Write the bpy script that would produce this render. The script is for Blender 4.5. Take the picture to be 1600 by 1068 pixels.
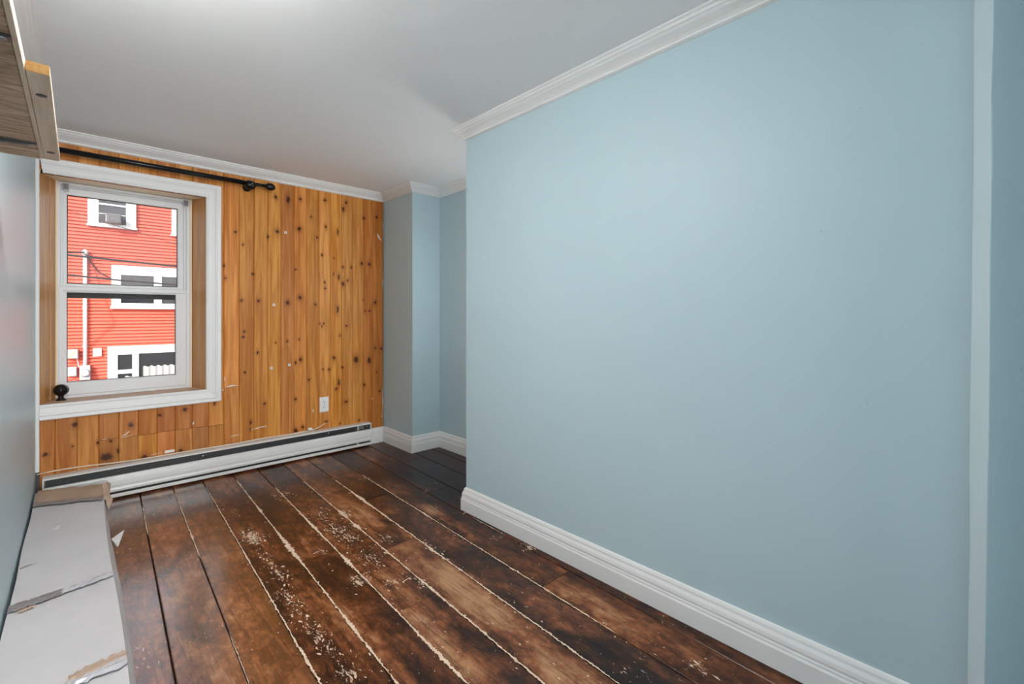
import bpy, bmesh, math, random
from mathutils import Vector

# ------------------------------------------------------------------ clear
for o in list(bpy.data.objects):
    bpy.data.objects.remove(o)
scene = bpy.context.scene
COL = scene.collection

# ------------------------------------------------------------------ camera
CAM_H = 1.05
cd = bpy.data.cameras.new('camera')
cd.sensor_width = 36.0
cd.sensor_fit = 'HORIZONTAL'
cd.lens = 714.0 / 1600.0 * 36.0
cd.shift_y = -42.0 / 1600.0
cd.clip_start = 0.02
cd.clip_end = 200
cam = bpy.data.objects.new('camera', cd)
COL.objects.link(cam)
cam.location = (0, 0, CAM_H)
cam.rotation_euler = (math.pi / 2, 0, -0.7595418580381885)
scene.camera = cam

# ------------------------------------------------------------------ world, sun, lights, exposure
SKY_STRENGTH = 0.14
SUN_ENERGY = 2.3
REAR_POWER = 50.0
LAMP_EMISSION = 36.0
NOOK_FILL_EMISSION = 10.5
scene.view_settings.view_transform = 'Standard'
scene.view_settings.look = 'None'
scene.view_settings.gamma = 1.0
scene.view_settings.exposure = 1.27
scene.view_settings.use_curve_mapping = False
world = bpy.data.worlds.new('sky')
scene.world = world
world.use_nodes = True
wn_ = world.node_tree
bg = wn_.nodes['Background']
sky = wn_.nodes.new('ShaderNodeTexSky')
sky.sky_type = 'NISHITA'
sky.sun_disc = False
sky.dust_density = 2.0
sky.ozone_density = 1.0
sky.sun_elevation = math.radians(29)
sky.sun_rotation = math.radians(225)
hs_ = wn_.nodes.new('ShaderNodeHueSaturation')   # thin bright haze: a paler blue
hs_.inputs['Saturation'].default_value = 0.30
wn_.links.new(sky.outputs[0], hs_.inputs['Color'])
wn_.links.new(hs_.outputs[0], bg.inputs[0])
bg.inputs[1].default_value = SKY_STRENGTH

sl = bpy.data.lights.new('sun', 'SUN')
sl.energy = SUN_ENERGY
sl.angle = math.radians(0.6)
sl.color = (1.0, 0.95, 0.88)
so = bpy.data.objects.new('sun', sl)
COL.objects.link(so)
so.rotation_euler = Vector((0.62, 0.64, -0.46)).to_track_quat('-Z', 'Y').to_euler()
so.location = (-6, -6, 9)

# unseen fill light added behind the camera, shining in through the rear opening
al = bpy.data.lights.new('rear_fill_light', 'AREA')
al.shape = 'RECTANGLE'
al.size, al.size_y = 1.16, 1.48
al.energy = REAR_POWER
al.color = (1.0, 0.97, 0.94)
ao = bpy.data.objects.new('rear_fill_light', al)
COL.objects.link(ao)
ao.location = (0.54, -4.02, 1.20)
ao.rotation_euler = (math.pi / 2, 0, 0)   # shines towards +Y

# sky portal in the window opening (guides sampling, gives off no light)
pl = bpy.data.lights.new('window_portal', 'AREA')
pl.shape = 'RECTANGLE'; pl.size, pl.size_y = 0.66, 1.28
pl.cycles.is_portal = True
po = bpy.data.objects.new('window_portal', pl)
COL.objects.link(po)
po.location = (0.23, 3.84, 1.19)
po.rotation_euler = (-math.pi / 2, 0, 0)

# ------------------------------------------------------------------ mesh helpers
def tag(o, label=None, cat=None, group=None, kind=None):
    if label: o['label'] = label
    if cat: o['category'] = cat
    if group: o['group'] = group
    if kind: o['kind'] = kind
    return o

def link(name, me, mat=None, parent=None):
    o = bpy.data.objects.new(name, me)
    COL.objects.link(o)
    if mat is not None and me is not None and len(me.materials) == 0:
        me.materials.append(mat)
    if parent is not None:
        o.parent = parent
        o.matrix_parent_inverse = parent_inv(parent)
    return o

def parent_inv(p):
    from mathutils import Matrix
    m = Matrix.Translation(p.location)
    return m.inverted()

def empty(name, loc=(0, 0, 0)):
    o = bpy.data.objects.new(name, None)
    COL.objects.link(o)
    o.location = loc
    o.empty_display_size = 0.05
    return o

def obj(name, bm, mat=None, parent=None, smooth=False):
    me = bpy.data.meshes.new(name)
    bmesh.ops.recalc_face_normals(bm, faces=bm.faces[:])
    if smooth:
        for f in bm.faces: f.smooth = True
    bm.to_mesh(me)
    bm.free()
    return link(name, me, mat, parent)

def pmesh(name, verts, faces, mat=None, parent=None, smooth=False):
    bm = bmesh.new()
    vs = [bm.verts.new(v) for v in verts]
    for f in faces:
        try: bm.faces.new([vs[i] for i in f])
        except ValueError: pass
    return obj(name, bm, mat, parent, smooth)

def box(bm, x0, x1, y0, y1, z0, z1, bev=0.0, seg=1):
    vs = [bm.verts.new((x, y, z)) for z in (z0, z1) for y in (y0, y1) for x in (x0, x1)]
    fs = [bm.faces.new([vs[i] for i in q]) for q in
          ((0, 2, 3, 1), (4, 5, 7, 6), (0, 1, 5, 4), (2, 6, 7, 3), (0, 4, 6, 2), (1, 3, 7, 5))]
    if bev > 0:
        es = set(e for f in fs for e in f.edges)
        bmesh.ops.bevel(bm, geom=list(es), offset=bev, segments=seg, affect='EDGES', profile=0.5)
    return bm

def boxo(name, x0, x1, y0, y1, z0, z1, mat, parent=None, bev=0.0, seg=1):
    return obj(name, box(bmesh.new(), x0, x1, y0, y1, z0, z1, bev, seg), mat, parent)

def prism(bm, poly, axis, a0, a1):
    """poly: 2-D points, extruded along axis ('x','y' or 'z')."""
    def P(p, a):
        if axis == 'x': return (a, p[0], p[1])
        if axis == 'y': return (p[0], a, p[1])
        return (p[0], p[1], a)
    A = [bm.verts.new(P(p, a0)) for p in poly]
    B = [bm.verts.new(P(p, a1)) for p in poly]
    n = len(poly)
    bm.faces.new(A)
    bm.faces.new(B[::-1])
    for i in range(n):
        bm.faces.new((A[i], B[i], B[(i + 1) % n], A[(i + 1) % n]))
    return bm

def lathe(bm, prof, origin, axis=(0, 0, 1), n=20):
    """prof: [(radius, height)], revolved about axis at origin."""
    ax = Vector(axis).normalized()
    u = ax.orthogonal().normalized()
    v = ax.cross(u)
    o = Vector(origin)
    rings = []
    for r, h in prof:
        if r < 1e-6:
            rings.append([bm.verts.new(o + ax * h)])
        else:
            rings.append([bm.verts.new(o + ax * h + (u * math.cos(t) + v * math.sin(t)) * r)
                          for t in (2 * math.pi * k / n for k in range(n))])
    for a, b in zip(rings, rings[1:]):
        for k in range(n):
            k2 = (k + 1) % n
            if len(a) == 1 and len(b) == 1: continue
            if len(a) == 1: bm.faces.new((a[0], b[k], b[k2]))
            elif len(b) == 1: bm.faces.new((a[k], b[0], a[k2]))
            else: bm.faces.new((a[k], b[k], b[k2], a[k2]))
    for rg in (rings[0], rings[-1]):
        if len(rg) > 1:
            bm.faces.new(rg)
    return bm

def tube(bm, pts, r, n=8):
    pts = [Vector(p) for p in pts]
    rings = []
    ref = None
    for i, p in enumerate(pts):
        d = (pts[min(i + 1, len(pts) - 1)] - pts[max(i - 1, 0)]).normalized()
        if ref is None: ref = d.orthogonal().normalized()
        u = (ref - d * ref.dot(d)).normalized()
        ref = u
        v = d.cross(u)
        rings.append([bm.verts.new(p + (u * math.cos(t) + v * math.sin(t)) * r)
                      for t in (2 * math.pi * k / n for k in range(n))])
    for a, b in zip(rings, rings[1:]):
        for k in range(n):
            bm.faces.new((a[k], b[k], b[(k + 1) % n], a[(k + 1) % n]))
    bm.faces.new(rings[0]); bm.faces.new(rings[-1])
    return bm

def molding(name, path, prof, mat, caps=True, parent=None, prev=None, nxt=None):
    """sweep prof [(out, z)] along a plan path; 'out' points to the right of travel. prev/nxt: points that mitre the ends."""
    P = [Vector((p[0], p[1])) for p in path]
    ext = ([Vector(prev)] if prev else [None]) + P + ([Vector(nxt)] if nxt else [None])
    bm = bmesh.new()
    rings = []
    for i in range(1, len(ext) - 1):
        a, b, c = ext[i - 1], ext[i], ext[i + 1]
        ns = []
        if a is not None:
            d = (b - a).normalized(); ns.append(Vector((d.y, -d.x)))
        if c is not None:
            d = (c - b).normalized(); ns.append(Vector((d.y, -d.x)))
        if len(ns) == 2:
            m = (ns[0] + ns[1]).normalized()
            m = m / max(0.2, m.dot(ns[0]))
        else: m = ns[0]
        rings.append([bm.verts.new((b.x + m.x * o_, b.y + m.y * o_, z)) for o_, z in prof])
    n = len(prof)
    for a, b in zip(rings, rings[1:]):
        for k in range(n):
            bm.faces.new((a[k], b[k], b[(k + 1) % n], a[(k + 1) % n]))
    bm.faces.new(rings[0]); bm.faces.new(rings[-1][::-1])
    return obj(name, bm, mat, parent)

def ringframe(bm, x0, x1, z0, z1, l, r, b, t, y0, y1, bev=0.003):
    """rectangular frame facing -Y with stile/rail widths l r b t; a small chamfer round both front edges."""
    o0 = [(x0, z0), (x1, z0), (x1, z1), (x0, z1)]
    i0 = [(x0 + l, z0 + b), (x1 - r, z0 + b), (x1 - r, z1 - t), (x0 + l, z1 - t)]
    sg = [(1, 1), (-1, 1), (-1, -1), (1, -1)]
    def ring(pts, k, y):
        return [bm.verts.new((p[0] + s[0] * k, y, p[1] + s[1] * k)) for p, s in zip(pts, sg)]
    R = [ring(o0, 0, y1), ring(o0, 0, y0 + bev), ring(o0, bev, y0), ring(i0, -bev, y0), ring(i0, 0, y0 + bev), ring(i0, 0, y1)]
    for a, c in zip(R, R[1:] + R[:1]):
        for k in range(4):
            bm.faces.new((a[k], a[(k + 1) % 4], c[(k + 1) % 4], c[k]))
    return bm

# ------------------------------------------------------------------ material helpers
class NT:
    def __init__(s, name):
        s.m = bpy.data.materials.new(name)
        s.m.use_nodes = True
        s.t = s.m.node_tree
        s.b = s.t.nodes['Principled BSDF']
    def n(s, kind, **kw):
        nd = s.t.nodes.new(kind)
        for k, v in kw.items(): setattr(nd, k, v)
        return nd
    def l(s, a, b): s.t.links.new(a, b)
    def inp(s, sock, v):
        if hasattr(v, 'is_output'): s.l(v, sock)
        else: sock.default_value = v
    def math(s, op, a, b=None, c=None, clamp=False):
        nd = s.n('ShaderNodeMath', operation=op, use_clamp=clamp)
        s.inp(nd.inputs[0], a)
        if b is not None: s.inp(nd.inputs[1], b)
        if c is not None: s.inp(nd.inputs[2], c)
        return nd.outputs[0]
    def vec(s, op, a, b=None):
        nd = s.n('ShaderNodeVectorMath', operation=op)
        s.inp(nd.inputs[0], a)
        if b is not None: s.inp(nd.inputs[1], b)
        return nd.outputs['Value'] if op in ('LENGTH', 'DISTANCE', 'DOT_PRODUCT') else nd.outputs[0]
    def pos(s): return s.n('ShaderNodeNewGeometry').outputs['Position']
    def noise(s, v, scale, detail=4, rough=0.55, dist=0.0, color=False):
        nd = s.n('ShaderNodeTexNoise')
        s.l(v, nd.inputs['Vector'])
        nd.inputs['Scale'].default_value = scale
        nd.inputs['Detail'].default_value = detail
        nd.inputs['Roughness'].default_value = rough
        nd.inputs['Distortion'].default_value = dist
        return nd.outputs['Color'] if color else nd.outputs['Fac']
    def ramp(s, f, stops, interp='LINEAR'):
        nd = s.n('ShaderNodeValToRGB')
        cr = nd.color_ramp
        cr.interpolation = interp
        while len(cr.elements) < len(stops): cr.elements.new(0.5)
        for e, (p, c) in zip(cr.elements, stops):
            e.position = p
            e.color = (*c, 1) if len(c) == 3 else c
        s.inp(nd.inputs[0], f)
        return nd.outputs[0]
    def smooth(s, f, a, b, lo=0.0, hi=1.0):
        nd = s.n('ShaderNodeMapRange', interpolation_type='SMOOTHSTEP')
        s.inp(nd.inputs[0], f)
        for k, v in ((1, a), (2, b), (3, lo), (4, hi)): s.inp(nd.inputs[k], v)
        return nd.outputs[0]
    def mix(s, f, a, b, mode='MIX'):
        nd = s.n('ShaderNodeMix', data_type='RGBA', blend_type=mode)
        s.inp(nd.inputs[0], f)
        for k, v in ((6, a), (7, b)):
            if not hasattr(v, 'is_output') and len(v) == 3: v = (*v, 1)
            s.inp(nd.inputs[k], v)
        return nd.outputs[2]
    def bump(s, h, strength=0.2, dist=0.01):
        nd = s.n('ShaderNodeBump')
        nd.inputs['Strength'].default_value = strength
        nd.inputs['Distance'].default_value = dist
        s.l(h, nd.inputs['Height'])
        s.l(nd.outputs[0], s.b.inputs['Normal'])
    def out(s, color=None, rough=None, metal=None, spec=None):
        for k, v in (('Base Color', color), ('Roughness', rough), ('Metallic', metal), ('Specular IOR Level', spec)):
            if v is None: continue
            if k == 'Base Color' and not hasattr(v, 'is_output') and len(v) == 3: v = (*v, 1)
            s.inp(s.b.inputs[k], v)
        return s.m

def srgb(r, g, b):
    f = lambda c: (c / 255 / 12.92) if c / 255 <= 0.04045 else ((c / 255 + 0.055) / 1.055) ** 2.4
    return (f(r), f(g), f(b))

def plain(name, col, rough=0.5, metal=0.0, var=0.06, scale=12.0, bump=0.0, spec=0.5):
    t = NT(name)
    p = t.pos()
    f = t.noise(p, scale, 3)
    c = t.mix(f, tuple(x * (1 - var) for x in col), tuple(min(1, x * (1 + var)) for x in col))
    if bump: t.bump(t.noise(p, scale * 12, 2), bump, 0.002)
    return t.out(c, rough, metal, spec)

def paint_wall(name, col, rough, seed, wav=0.25, spec=0.5):
    t = NT(name)
    p = t.vec('ADD', t.pos(), (seed, seed * 2, 0))
    big = t.noise(p, 1.6, 3)
    c = t.mix(big, tuple(x * 0.965 for x in col), tuple(x * 1.03 for x in col))
    # small nicks in the paint
    sp = t.noise(p, 55, 2, 0.5)
    nick = t.smooth(sp, 0.77, 0.80)
    c = t.mix(t.math('MULTIPLY', nick, 0.35), c, tuple(x * 0.55 for x in col))
    h = t.math('ADD', t.math('MULTIPLY', t.noise(p, 3.0, 2), 1.0), t.math('MULTIPLY', t.noise(p, 90, 3), 0.05))
    h = t.math('SUBTRACT', h, t.math('MULTIPLY', nick, 0.03))
    t.bump(h, wav, 0.03)
    return t.out(c, rough, spec=spec)

WALL_COL = (0.495, 0.630, 0.682)
M = {}
M['wall'] = paint_wall('pale_blue_paint', WALL_COL, 0.52, 0.0, 0.10)
M['wall_gloss'] = paint_wall('pale_blue_satin_paint', WALL_COL, 0.40, 7.0, 0.25, 0.45)
M['ceiling'] = paint_wall('ceiling_white', (0.92, 0.925, 0.935), 0.8, 3.0, 0.12)
M['trim'] = plain('white_trim_paint', (0.80, 0.795, 0.79), 0.42, var=0.03, scale=6, bump=0.02)
M['vinyl'] = plain('window_vinyl', (0.76, 0.78, 0.80), 0.38, var=0.02)
M['gasket'] = plain('black_gasket', (0.012, 0.012, 0.013), 0.6)
M['black'] = plain('black_metal', (0.010, 0.009, 0.009), 0.28, 0.4)
M['plastic'] = plain('white_plastic', (0.82, 0.82, 0.82), 0.35, var=0.02)
M['slot'] = plain('dark_slot', (0.03, 0.03, 0.03), 0.6)
M['heater'] = plain('heater_enamel', (0.72, 0.72, 0.71), 0.33, var=0.03)
M['fin'] = plain('heater_fin', (0.05, 0.052, 0.055), 0.55, 0.3, var=0.3, scale=60)
M['cable'] = plain('cream_cable', (0.78, 0.66, 0.52), 0.45)
M['steel'] = plain('worn_steel', (0.30, 0.30, 0.31), 0.35, 0.9)
M['dark_steel'] = plain('dark_bracket_steel', (0.045, 0.047, 0.05), 0.35, 0.6)
M['exterior'] = plain('exterior_dark_wall', (0.10, 0.10, 0.11), 0.8)
M['filler'] = plain('cream_seam_filler', (0.74, 0.56, 0.42), 0.75, var=0.25, scale=40, bump=0.2)
M['scrape'] = plain('scraped_plaster', (0.80, 0.74, 0.66), 0.8, var=0.1, scale=60, bump=0.2)

def glass_mat(name, haze=0.0, refl=0.04, tint=(1, 1, 1)):
    m = bpy.data.materials.new(name)
    m.use_nodes = True
    t = m.node_tree
    t.nodes.clear()
    out = t.nodes.new('ShaderNodeOutputMaterial')
    tr = t.nodes.new('ShaderNodeBsdfTransparent'); tr.inputs[0].default_value = (*tint, 1)
    gl = t.nodes.new('ShaderNodeBsdfGlossy'); gl.inputs['Roughness'].default_value = 0.02
    mx = t.nodes.new('ShaderNodeMixShader'); mx.inputs[0].default_value = refl
    t.links.new(tr.outputs[0], mx.inputs[1]); t.links.new(gl.outputs[0], mx.inputs[2])
    last = mx
    if haze > 0:
        tl = t.nodes.new('ShaderNodeBsdfTranslucent'); tl.inputs[0].default_value = (0.9, 0.9, 0.92, 1)
        # pale veil; on the window panes it stands in for glare
        no = t.nodes.new('ShaderNodeTexNoise'); no.inputs['Scale'].default_value = 6
        mr = t.nodes.new('ShaderNodeMapRange'); mr.inputs[3].default_value = haze * 0.6; mr.inputs[4].default_value = haze * 1.4
        t.links.new(no.outputs[0], mr.inputs[0])
        m2 = t.nodes.new('ShaderNodeMixShader')
        t.links.new(mr.outputs[0], m2.inputs[0])
        t.links.new(mx.outputs[0], m2.inputs[1]); t.links.new(tl.outputs[0], m2.inputs[2])
        last = m2
    t.links.new(last.outputs[0], out.inputs[0])
    return m
M['glass_upper'] = glass_mat('hazy_window_glass', 0.06, 0.0004)
M['glass_lower'] = glass_mat('clear_window_glass', 0.006, 0.0004)
M['clip'] = glass_mat('clear_plastic', 0.45, 0.15, (0.8, 0.8, 0.82))
def dark_glass():
    t = NT('house_window_glass')
    return t.out((0.02, 0.022, 0.026), 0.03, 0.0, 1.0)
M['house_glass'] = dark_glass()

def pine(name, tint, seed, knots=(), z_stain=True):
    """orange varnished knotty pine; knots = (x, z, size, aspect) that belong to this board."""
    t = NT(name)
    p = t.pos()
    q = t.vec('ADD', t.vec('MULTIPLY', p, (1, 1, 0.055)), (seed * 3.7, seed * 1.3, seed * 0.9))
    warp = t.noise(q, 9, 2)
    g1 = t.noise(q, 24, 3, 0.6, 1.2)
    q2 = t.vec('ADD', t.vec('MULTIPLY', p, (1, 1, 0.02)), (seed, 0, seed))
    fine = t.noise(q2, 220, 2, 0.6)
    c = t.mix(t.smooth(g1, 0.30, 0.70), (0.560, 0.185, 0.029), (0.850, 0.375, 0.098))
    ring = t.math('FRACT', t.math('MULTIPLY', t.noise(q, 5.0, 1.5, 0.4, 0.4), 7.0))
    rg = t.math('MULTIPLY', t.smooth(ring, 0.55, 1.0), 0.30)
    c = t.mix(rg, c, (0.45, 0.14, 0.022))
    c = t.mix(t.math('MULTIPLY', t.smooth(fine, 0.45, 0.75), 0.22), c, (0.42, 0.15, 0.03))
    blotch = t.noise(t.vec('ADD', t.vec('MULTIPLY', p, (2, 2, 1)), (seed * 2, 0, 5)), 1.6, 3)
    c = t.mix(t.smooth(blotch, 0.48, 0.75, 0, 0.38), c, (0.42, 0.145, 0.030))
    c = t.mix(1.0, c, tuple(tint), 'MULTIPLY')
    if knots:
        sx = t.n('ShaderNodeSeparateXYZ'); t.l(p, sx.inputs[0])
        wv = t.noise(p, 70, 2, 0.5, 0, True)
        wp = t.vec('ADD', p, t.vec('MULTIPLY', t.vec('SUBTRACT', wv, (0.5, 0.5, 0.5)), (0.017, 0, 0.024)))
        dmin = None
        smin = None
        for (kx, kz, ks, ka) in knots:
            r = 0.0092 * ks
            d = t.vec('LENGTH', t.vec('MULTIPLY', t.vec('SUBTRACT', wp, (kx, 3.51, kz)), (1 / r, 0, 1 / (r * ka))))
            dmin = d if dmin is None else t.math('MINIMUM', dmin, d)
            s_ = t.vec('LENGTH', t.vec('MULTIPLY', t.vec('SUBTRACT', wp, (kx, 3.51, kz)), (1 / (r * 1.9), 0, 1 / (r * 7.5))))
            smin = s_ if smin is None else t.math('MINIMUM', smin, s_)
        swirl = t.math('MULTIPLY', t.smooth(smin, 0.1, 1.0, 0.42, 0), t.smooth(g1, 0.35, 0.6))   # darker grain running up and down past a knot
        c = t.mix(swirl, c, (0.30, 0.085, 0.014))
        halo = t.smooth(dmin, 1.0, 2.8, 0.34, 0)
        c = t.mix(halo, c, (0.24, 0.065, 0.012))
        core = t.smooth(dmin, 0.5, 1.2, 0.95, 0)
        c = t.mix(core, c, (0.055, 0.010, 0.003))
    t.bump(t.math('ADD', t.math('MULTIPLY', fine, 0.4), g1), 0.08, 0.003)
    return t.out(c, t.smooth(blotch, 0.3, 0.7, 0.36, 0.50), spec=0.25)

def raw_wood(name, a, b, axis_scale, seed, rough=0.75, sc=30):
    t = NT(name)
    q = t.vec('ADD', t.vec('MULTIPLY', t.pos(), axis_scale), (seed, seed * 2, seed * 3))
    f = t.noise(q, sc, 4, 0.65, 0.6)
    c = t.mix(t.smooth(f, 0.3, 0.7), a, b)
    t.bump(f, 0.4, 0.003)
    return t.out(c, rough)

KNOTS = [ (0.768,1.608,1,1.15), (0.813,1.528,0.7,1.15), (1.030,1.645,1.4,1.15), (1.177,1.684,1.6,1.15), (1.020,1.887,1.2,1.15), (1.101,1.884,1.5,2.2), 
 (1.185,1.903,1.2,1.15), (0.873,1.333,0.9,1.15), (0.700,1.379,0.8,1.15), (0.709,1.295,0.7,1.15), (0.804,1.150,1,1.15), (0.907,1.148,1.2,1.15), 
 (1.098,1.140,1.7,1.15), (1.183,1.180,1.6,1.15), (1.153,1.383,0.7,1.15), (0.967,1.599,0.8,1.8), (1.262,1.785,0.8,1.15), (1.366,1.926,1,1.15), 
 (1.372,1.724,1,1.15), (1.309,1.635,0.9,1.15), (1.465,1.697,0.8,3.2), (1.508,1.881,1.3,1.6), (1.530,1.936,1.2,1.15), (1.345,1.507,0.8,1.15), 
 (1.435,1.491,0.6,1.15), (1.679,1.835,1.2,1.15), (1.789,1.859,1.2,1.15), (1.506,1.424,0.9,1.15), (1.574,1.431,0.8,1.15), (1.659,1.466,1.3,1.15), 
 (1.725,1.465,1.5,1.15), (1.472,1.347,0.9,3), (1.433,1.368,0.6,2.2), (1.506,1.293,1.4,1.15), (1.544,1.323,0.8,1.15), (1.363,1.299,0.7,1.15), 
 (1.368,1.254,1,0.6), (1.294,1.130,1,1.15), (1.778,1.155,1.5,1.15), (1.689,1.083,0.7,1.15), (1.725,1.083,0.9,1.15), (1.463,1.095,1,3.2), (1.674,1.173,0.6,1.15), 
 (0.821,0.938,0.9,1.15), (0.813,0.902,0.8,1.15), (0.902,0.790,0.8,1.15), (1.017,0.855,0.6,1.15), (1.094,0.863,0.8,1.15), (1.188,0.723,1.4,1.15), 
 (1.153,0.702,0.7,1.8), (1.179,0.873,0.6,1.15), (0.824,0.660,0.8,1.15), (0.947,0.431,0.9,1.15), (1.153,0.436,1,1.15), (0.859,0.313,0.8,2.4), 
 (0.859,0.266,0.6,2), (1.201,0.225,1.1,1.15), (1.153,0.206,1.5,1.15), (1.357,0.985,0.6,1.15), (1.327,0.987,0.5,1.15), (1.341,0.965,0.6,1.15), 
 (1.535,0.964,1.2,0.6), (1.480,0.890,0.8,1.15), (1.435,0.720,1.3,1.15), (1.613,0.694,2.2,1.4), (1.725,0.682,1.9,1.5), (1.778,0.777,1,1.15), 
 (1.832,0.771,1,1.15), (1.501,0.641,0.9,1.15), (1.398,0.633,1,1.15), (1.352,0.637,0.7,1.15), (1.246,0.567,1,1.15), (1.474,0.526,1,2.8), (1.452,0.477,0.9,1.15), 
 (1.530,0.369,1.7,0.7), (1.682,0.486,1.2,1.15), (1.792,0.578,0.7,1.15), (1.818,0.420,0.9,1.15), (1.375,0.238,1.5,0.5), (1.480,0.203,0.8,1.15), 
 (1.638,0.206,0.9,1.15), (1.203,0.224,1.1,1.15), (0.227,0.401,1.5,1.15), (0.136,0.324,1.2,0.7), (0.118,0.234,3.4,0.8), (0.289,0.194,1.9,1.3), 
 (0.467,0.199,1.4,1.15), (0.362,0.439,1.2,0.8), (0.489,0.454,1.4,1.15), (-0.126,0.301,1.2,0.7), (-0.024,0.324,0.6,1.15), (0.080,0.324,0.8,1.15), 
 (-0.014,0.442,1.4,1.15), (0.168,0.259,0.8,2), (0.552,0.176,0.9,1.15), (0.647,0.471,1,1.15) ]
FLECKS = [ (0.596,2.422,0.03,0.09), (0.589,2.161,0.02,0.07), (0.594,2.014,0.025,0.06), (0.555,1.844,0.03,0.03), (0.574,1.713,0.03,0.08), 
 (0.565,1.527,0.025,0.09), (0.572,1.433,0.02,0.07), (0.568,1.306,0.025,0.05), (0.924,2.236,0.05,0.09), (0.927,2.423,0.04,0.05), (0.931,2.104,0.04,0.07), 
 (0.784,2.050,0.02,0.03), (1.019,2.367,0.025,0.04), (0.997,2.195,0.03,0.04), (1.162,1.745,0.02,0.05), (0.923,1.859,0.04,0.06), (1.046,1.978,0.04,0.06), 
 (0.971,1.551,0.02,0.04), (0.807,1.736,0.03,0.05), (0.826,2.856,0.03,0.05), (0.890,2.874,0.02,0.04), (1.481,1.466,0.03,0.04), (0.601,2.786,0.015,0.04), 
 (1.448,1.613,0.03,0.02), (1.345,0.609,0.03,0.03), (0.898,1.621,0.04,0.03) ]
WORN_GLEAM = [ (1.062,1.325,0.06,0.25,1), (1.106,1.548,0.05,0.12,0.7), (1.083,2.328,0.05,0.3,0.7), (1.392,2.090,0.05,0.1,1), (0.953,1.693,0.07,0.1,0.5), 
 (1.217,1.053,0.06,0.25,0.7), (1.034,0.871,0.06,0.25,0.5), (0.351,3.386,0.08,0.1,0.6), (1.196,3.399,0.1,0.12,0.5), (0.645,1.645,0.07,0.3,0.4), 
 (0.685,1.426,0.06,0.3,0.4), (1.363,0.914,0.06,0.4,0.5), (0.169,1.874,0.12,0.6,0.8), (0.850,1.189,0.05,0.3,0.5), (1.386,2.541,0.06,0.15,0.4),  # the widest patch paints the window's reflection into the planks
 (2.099,3.025,0.08,0.08,0.6) ]

# ================================================================== THE SETTING
XL, YB, XC, YC, XA, XR, YR, ZC = -0.165, 3.51, 1.855, 3.06, 2.105, 1.52, 1.96, 2.052
Y_REAR = -4.00
SLOPE = 0.033          # the floor planks run slightly askew to the walls

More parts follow.
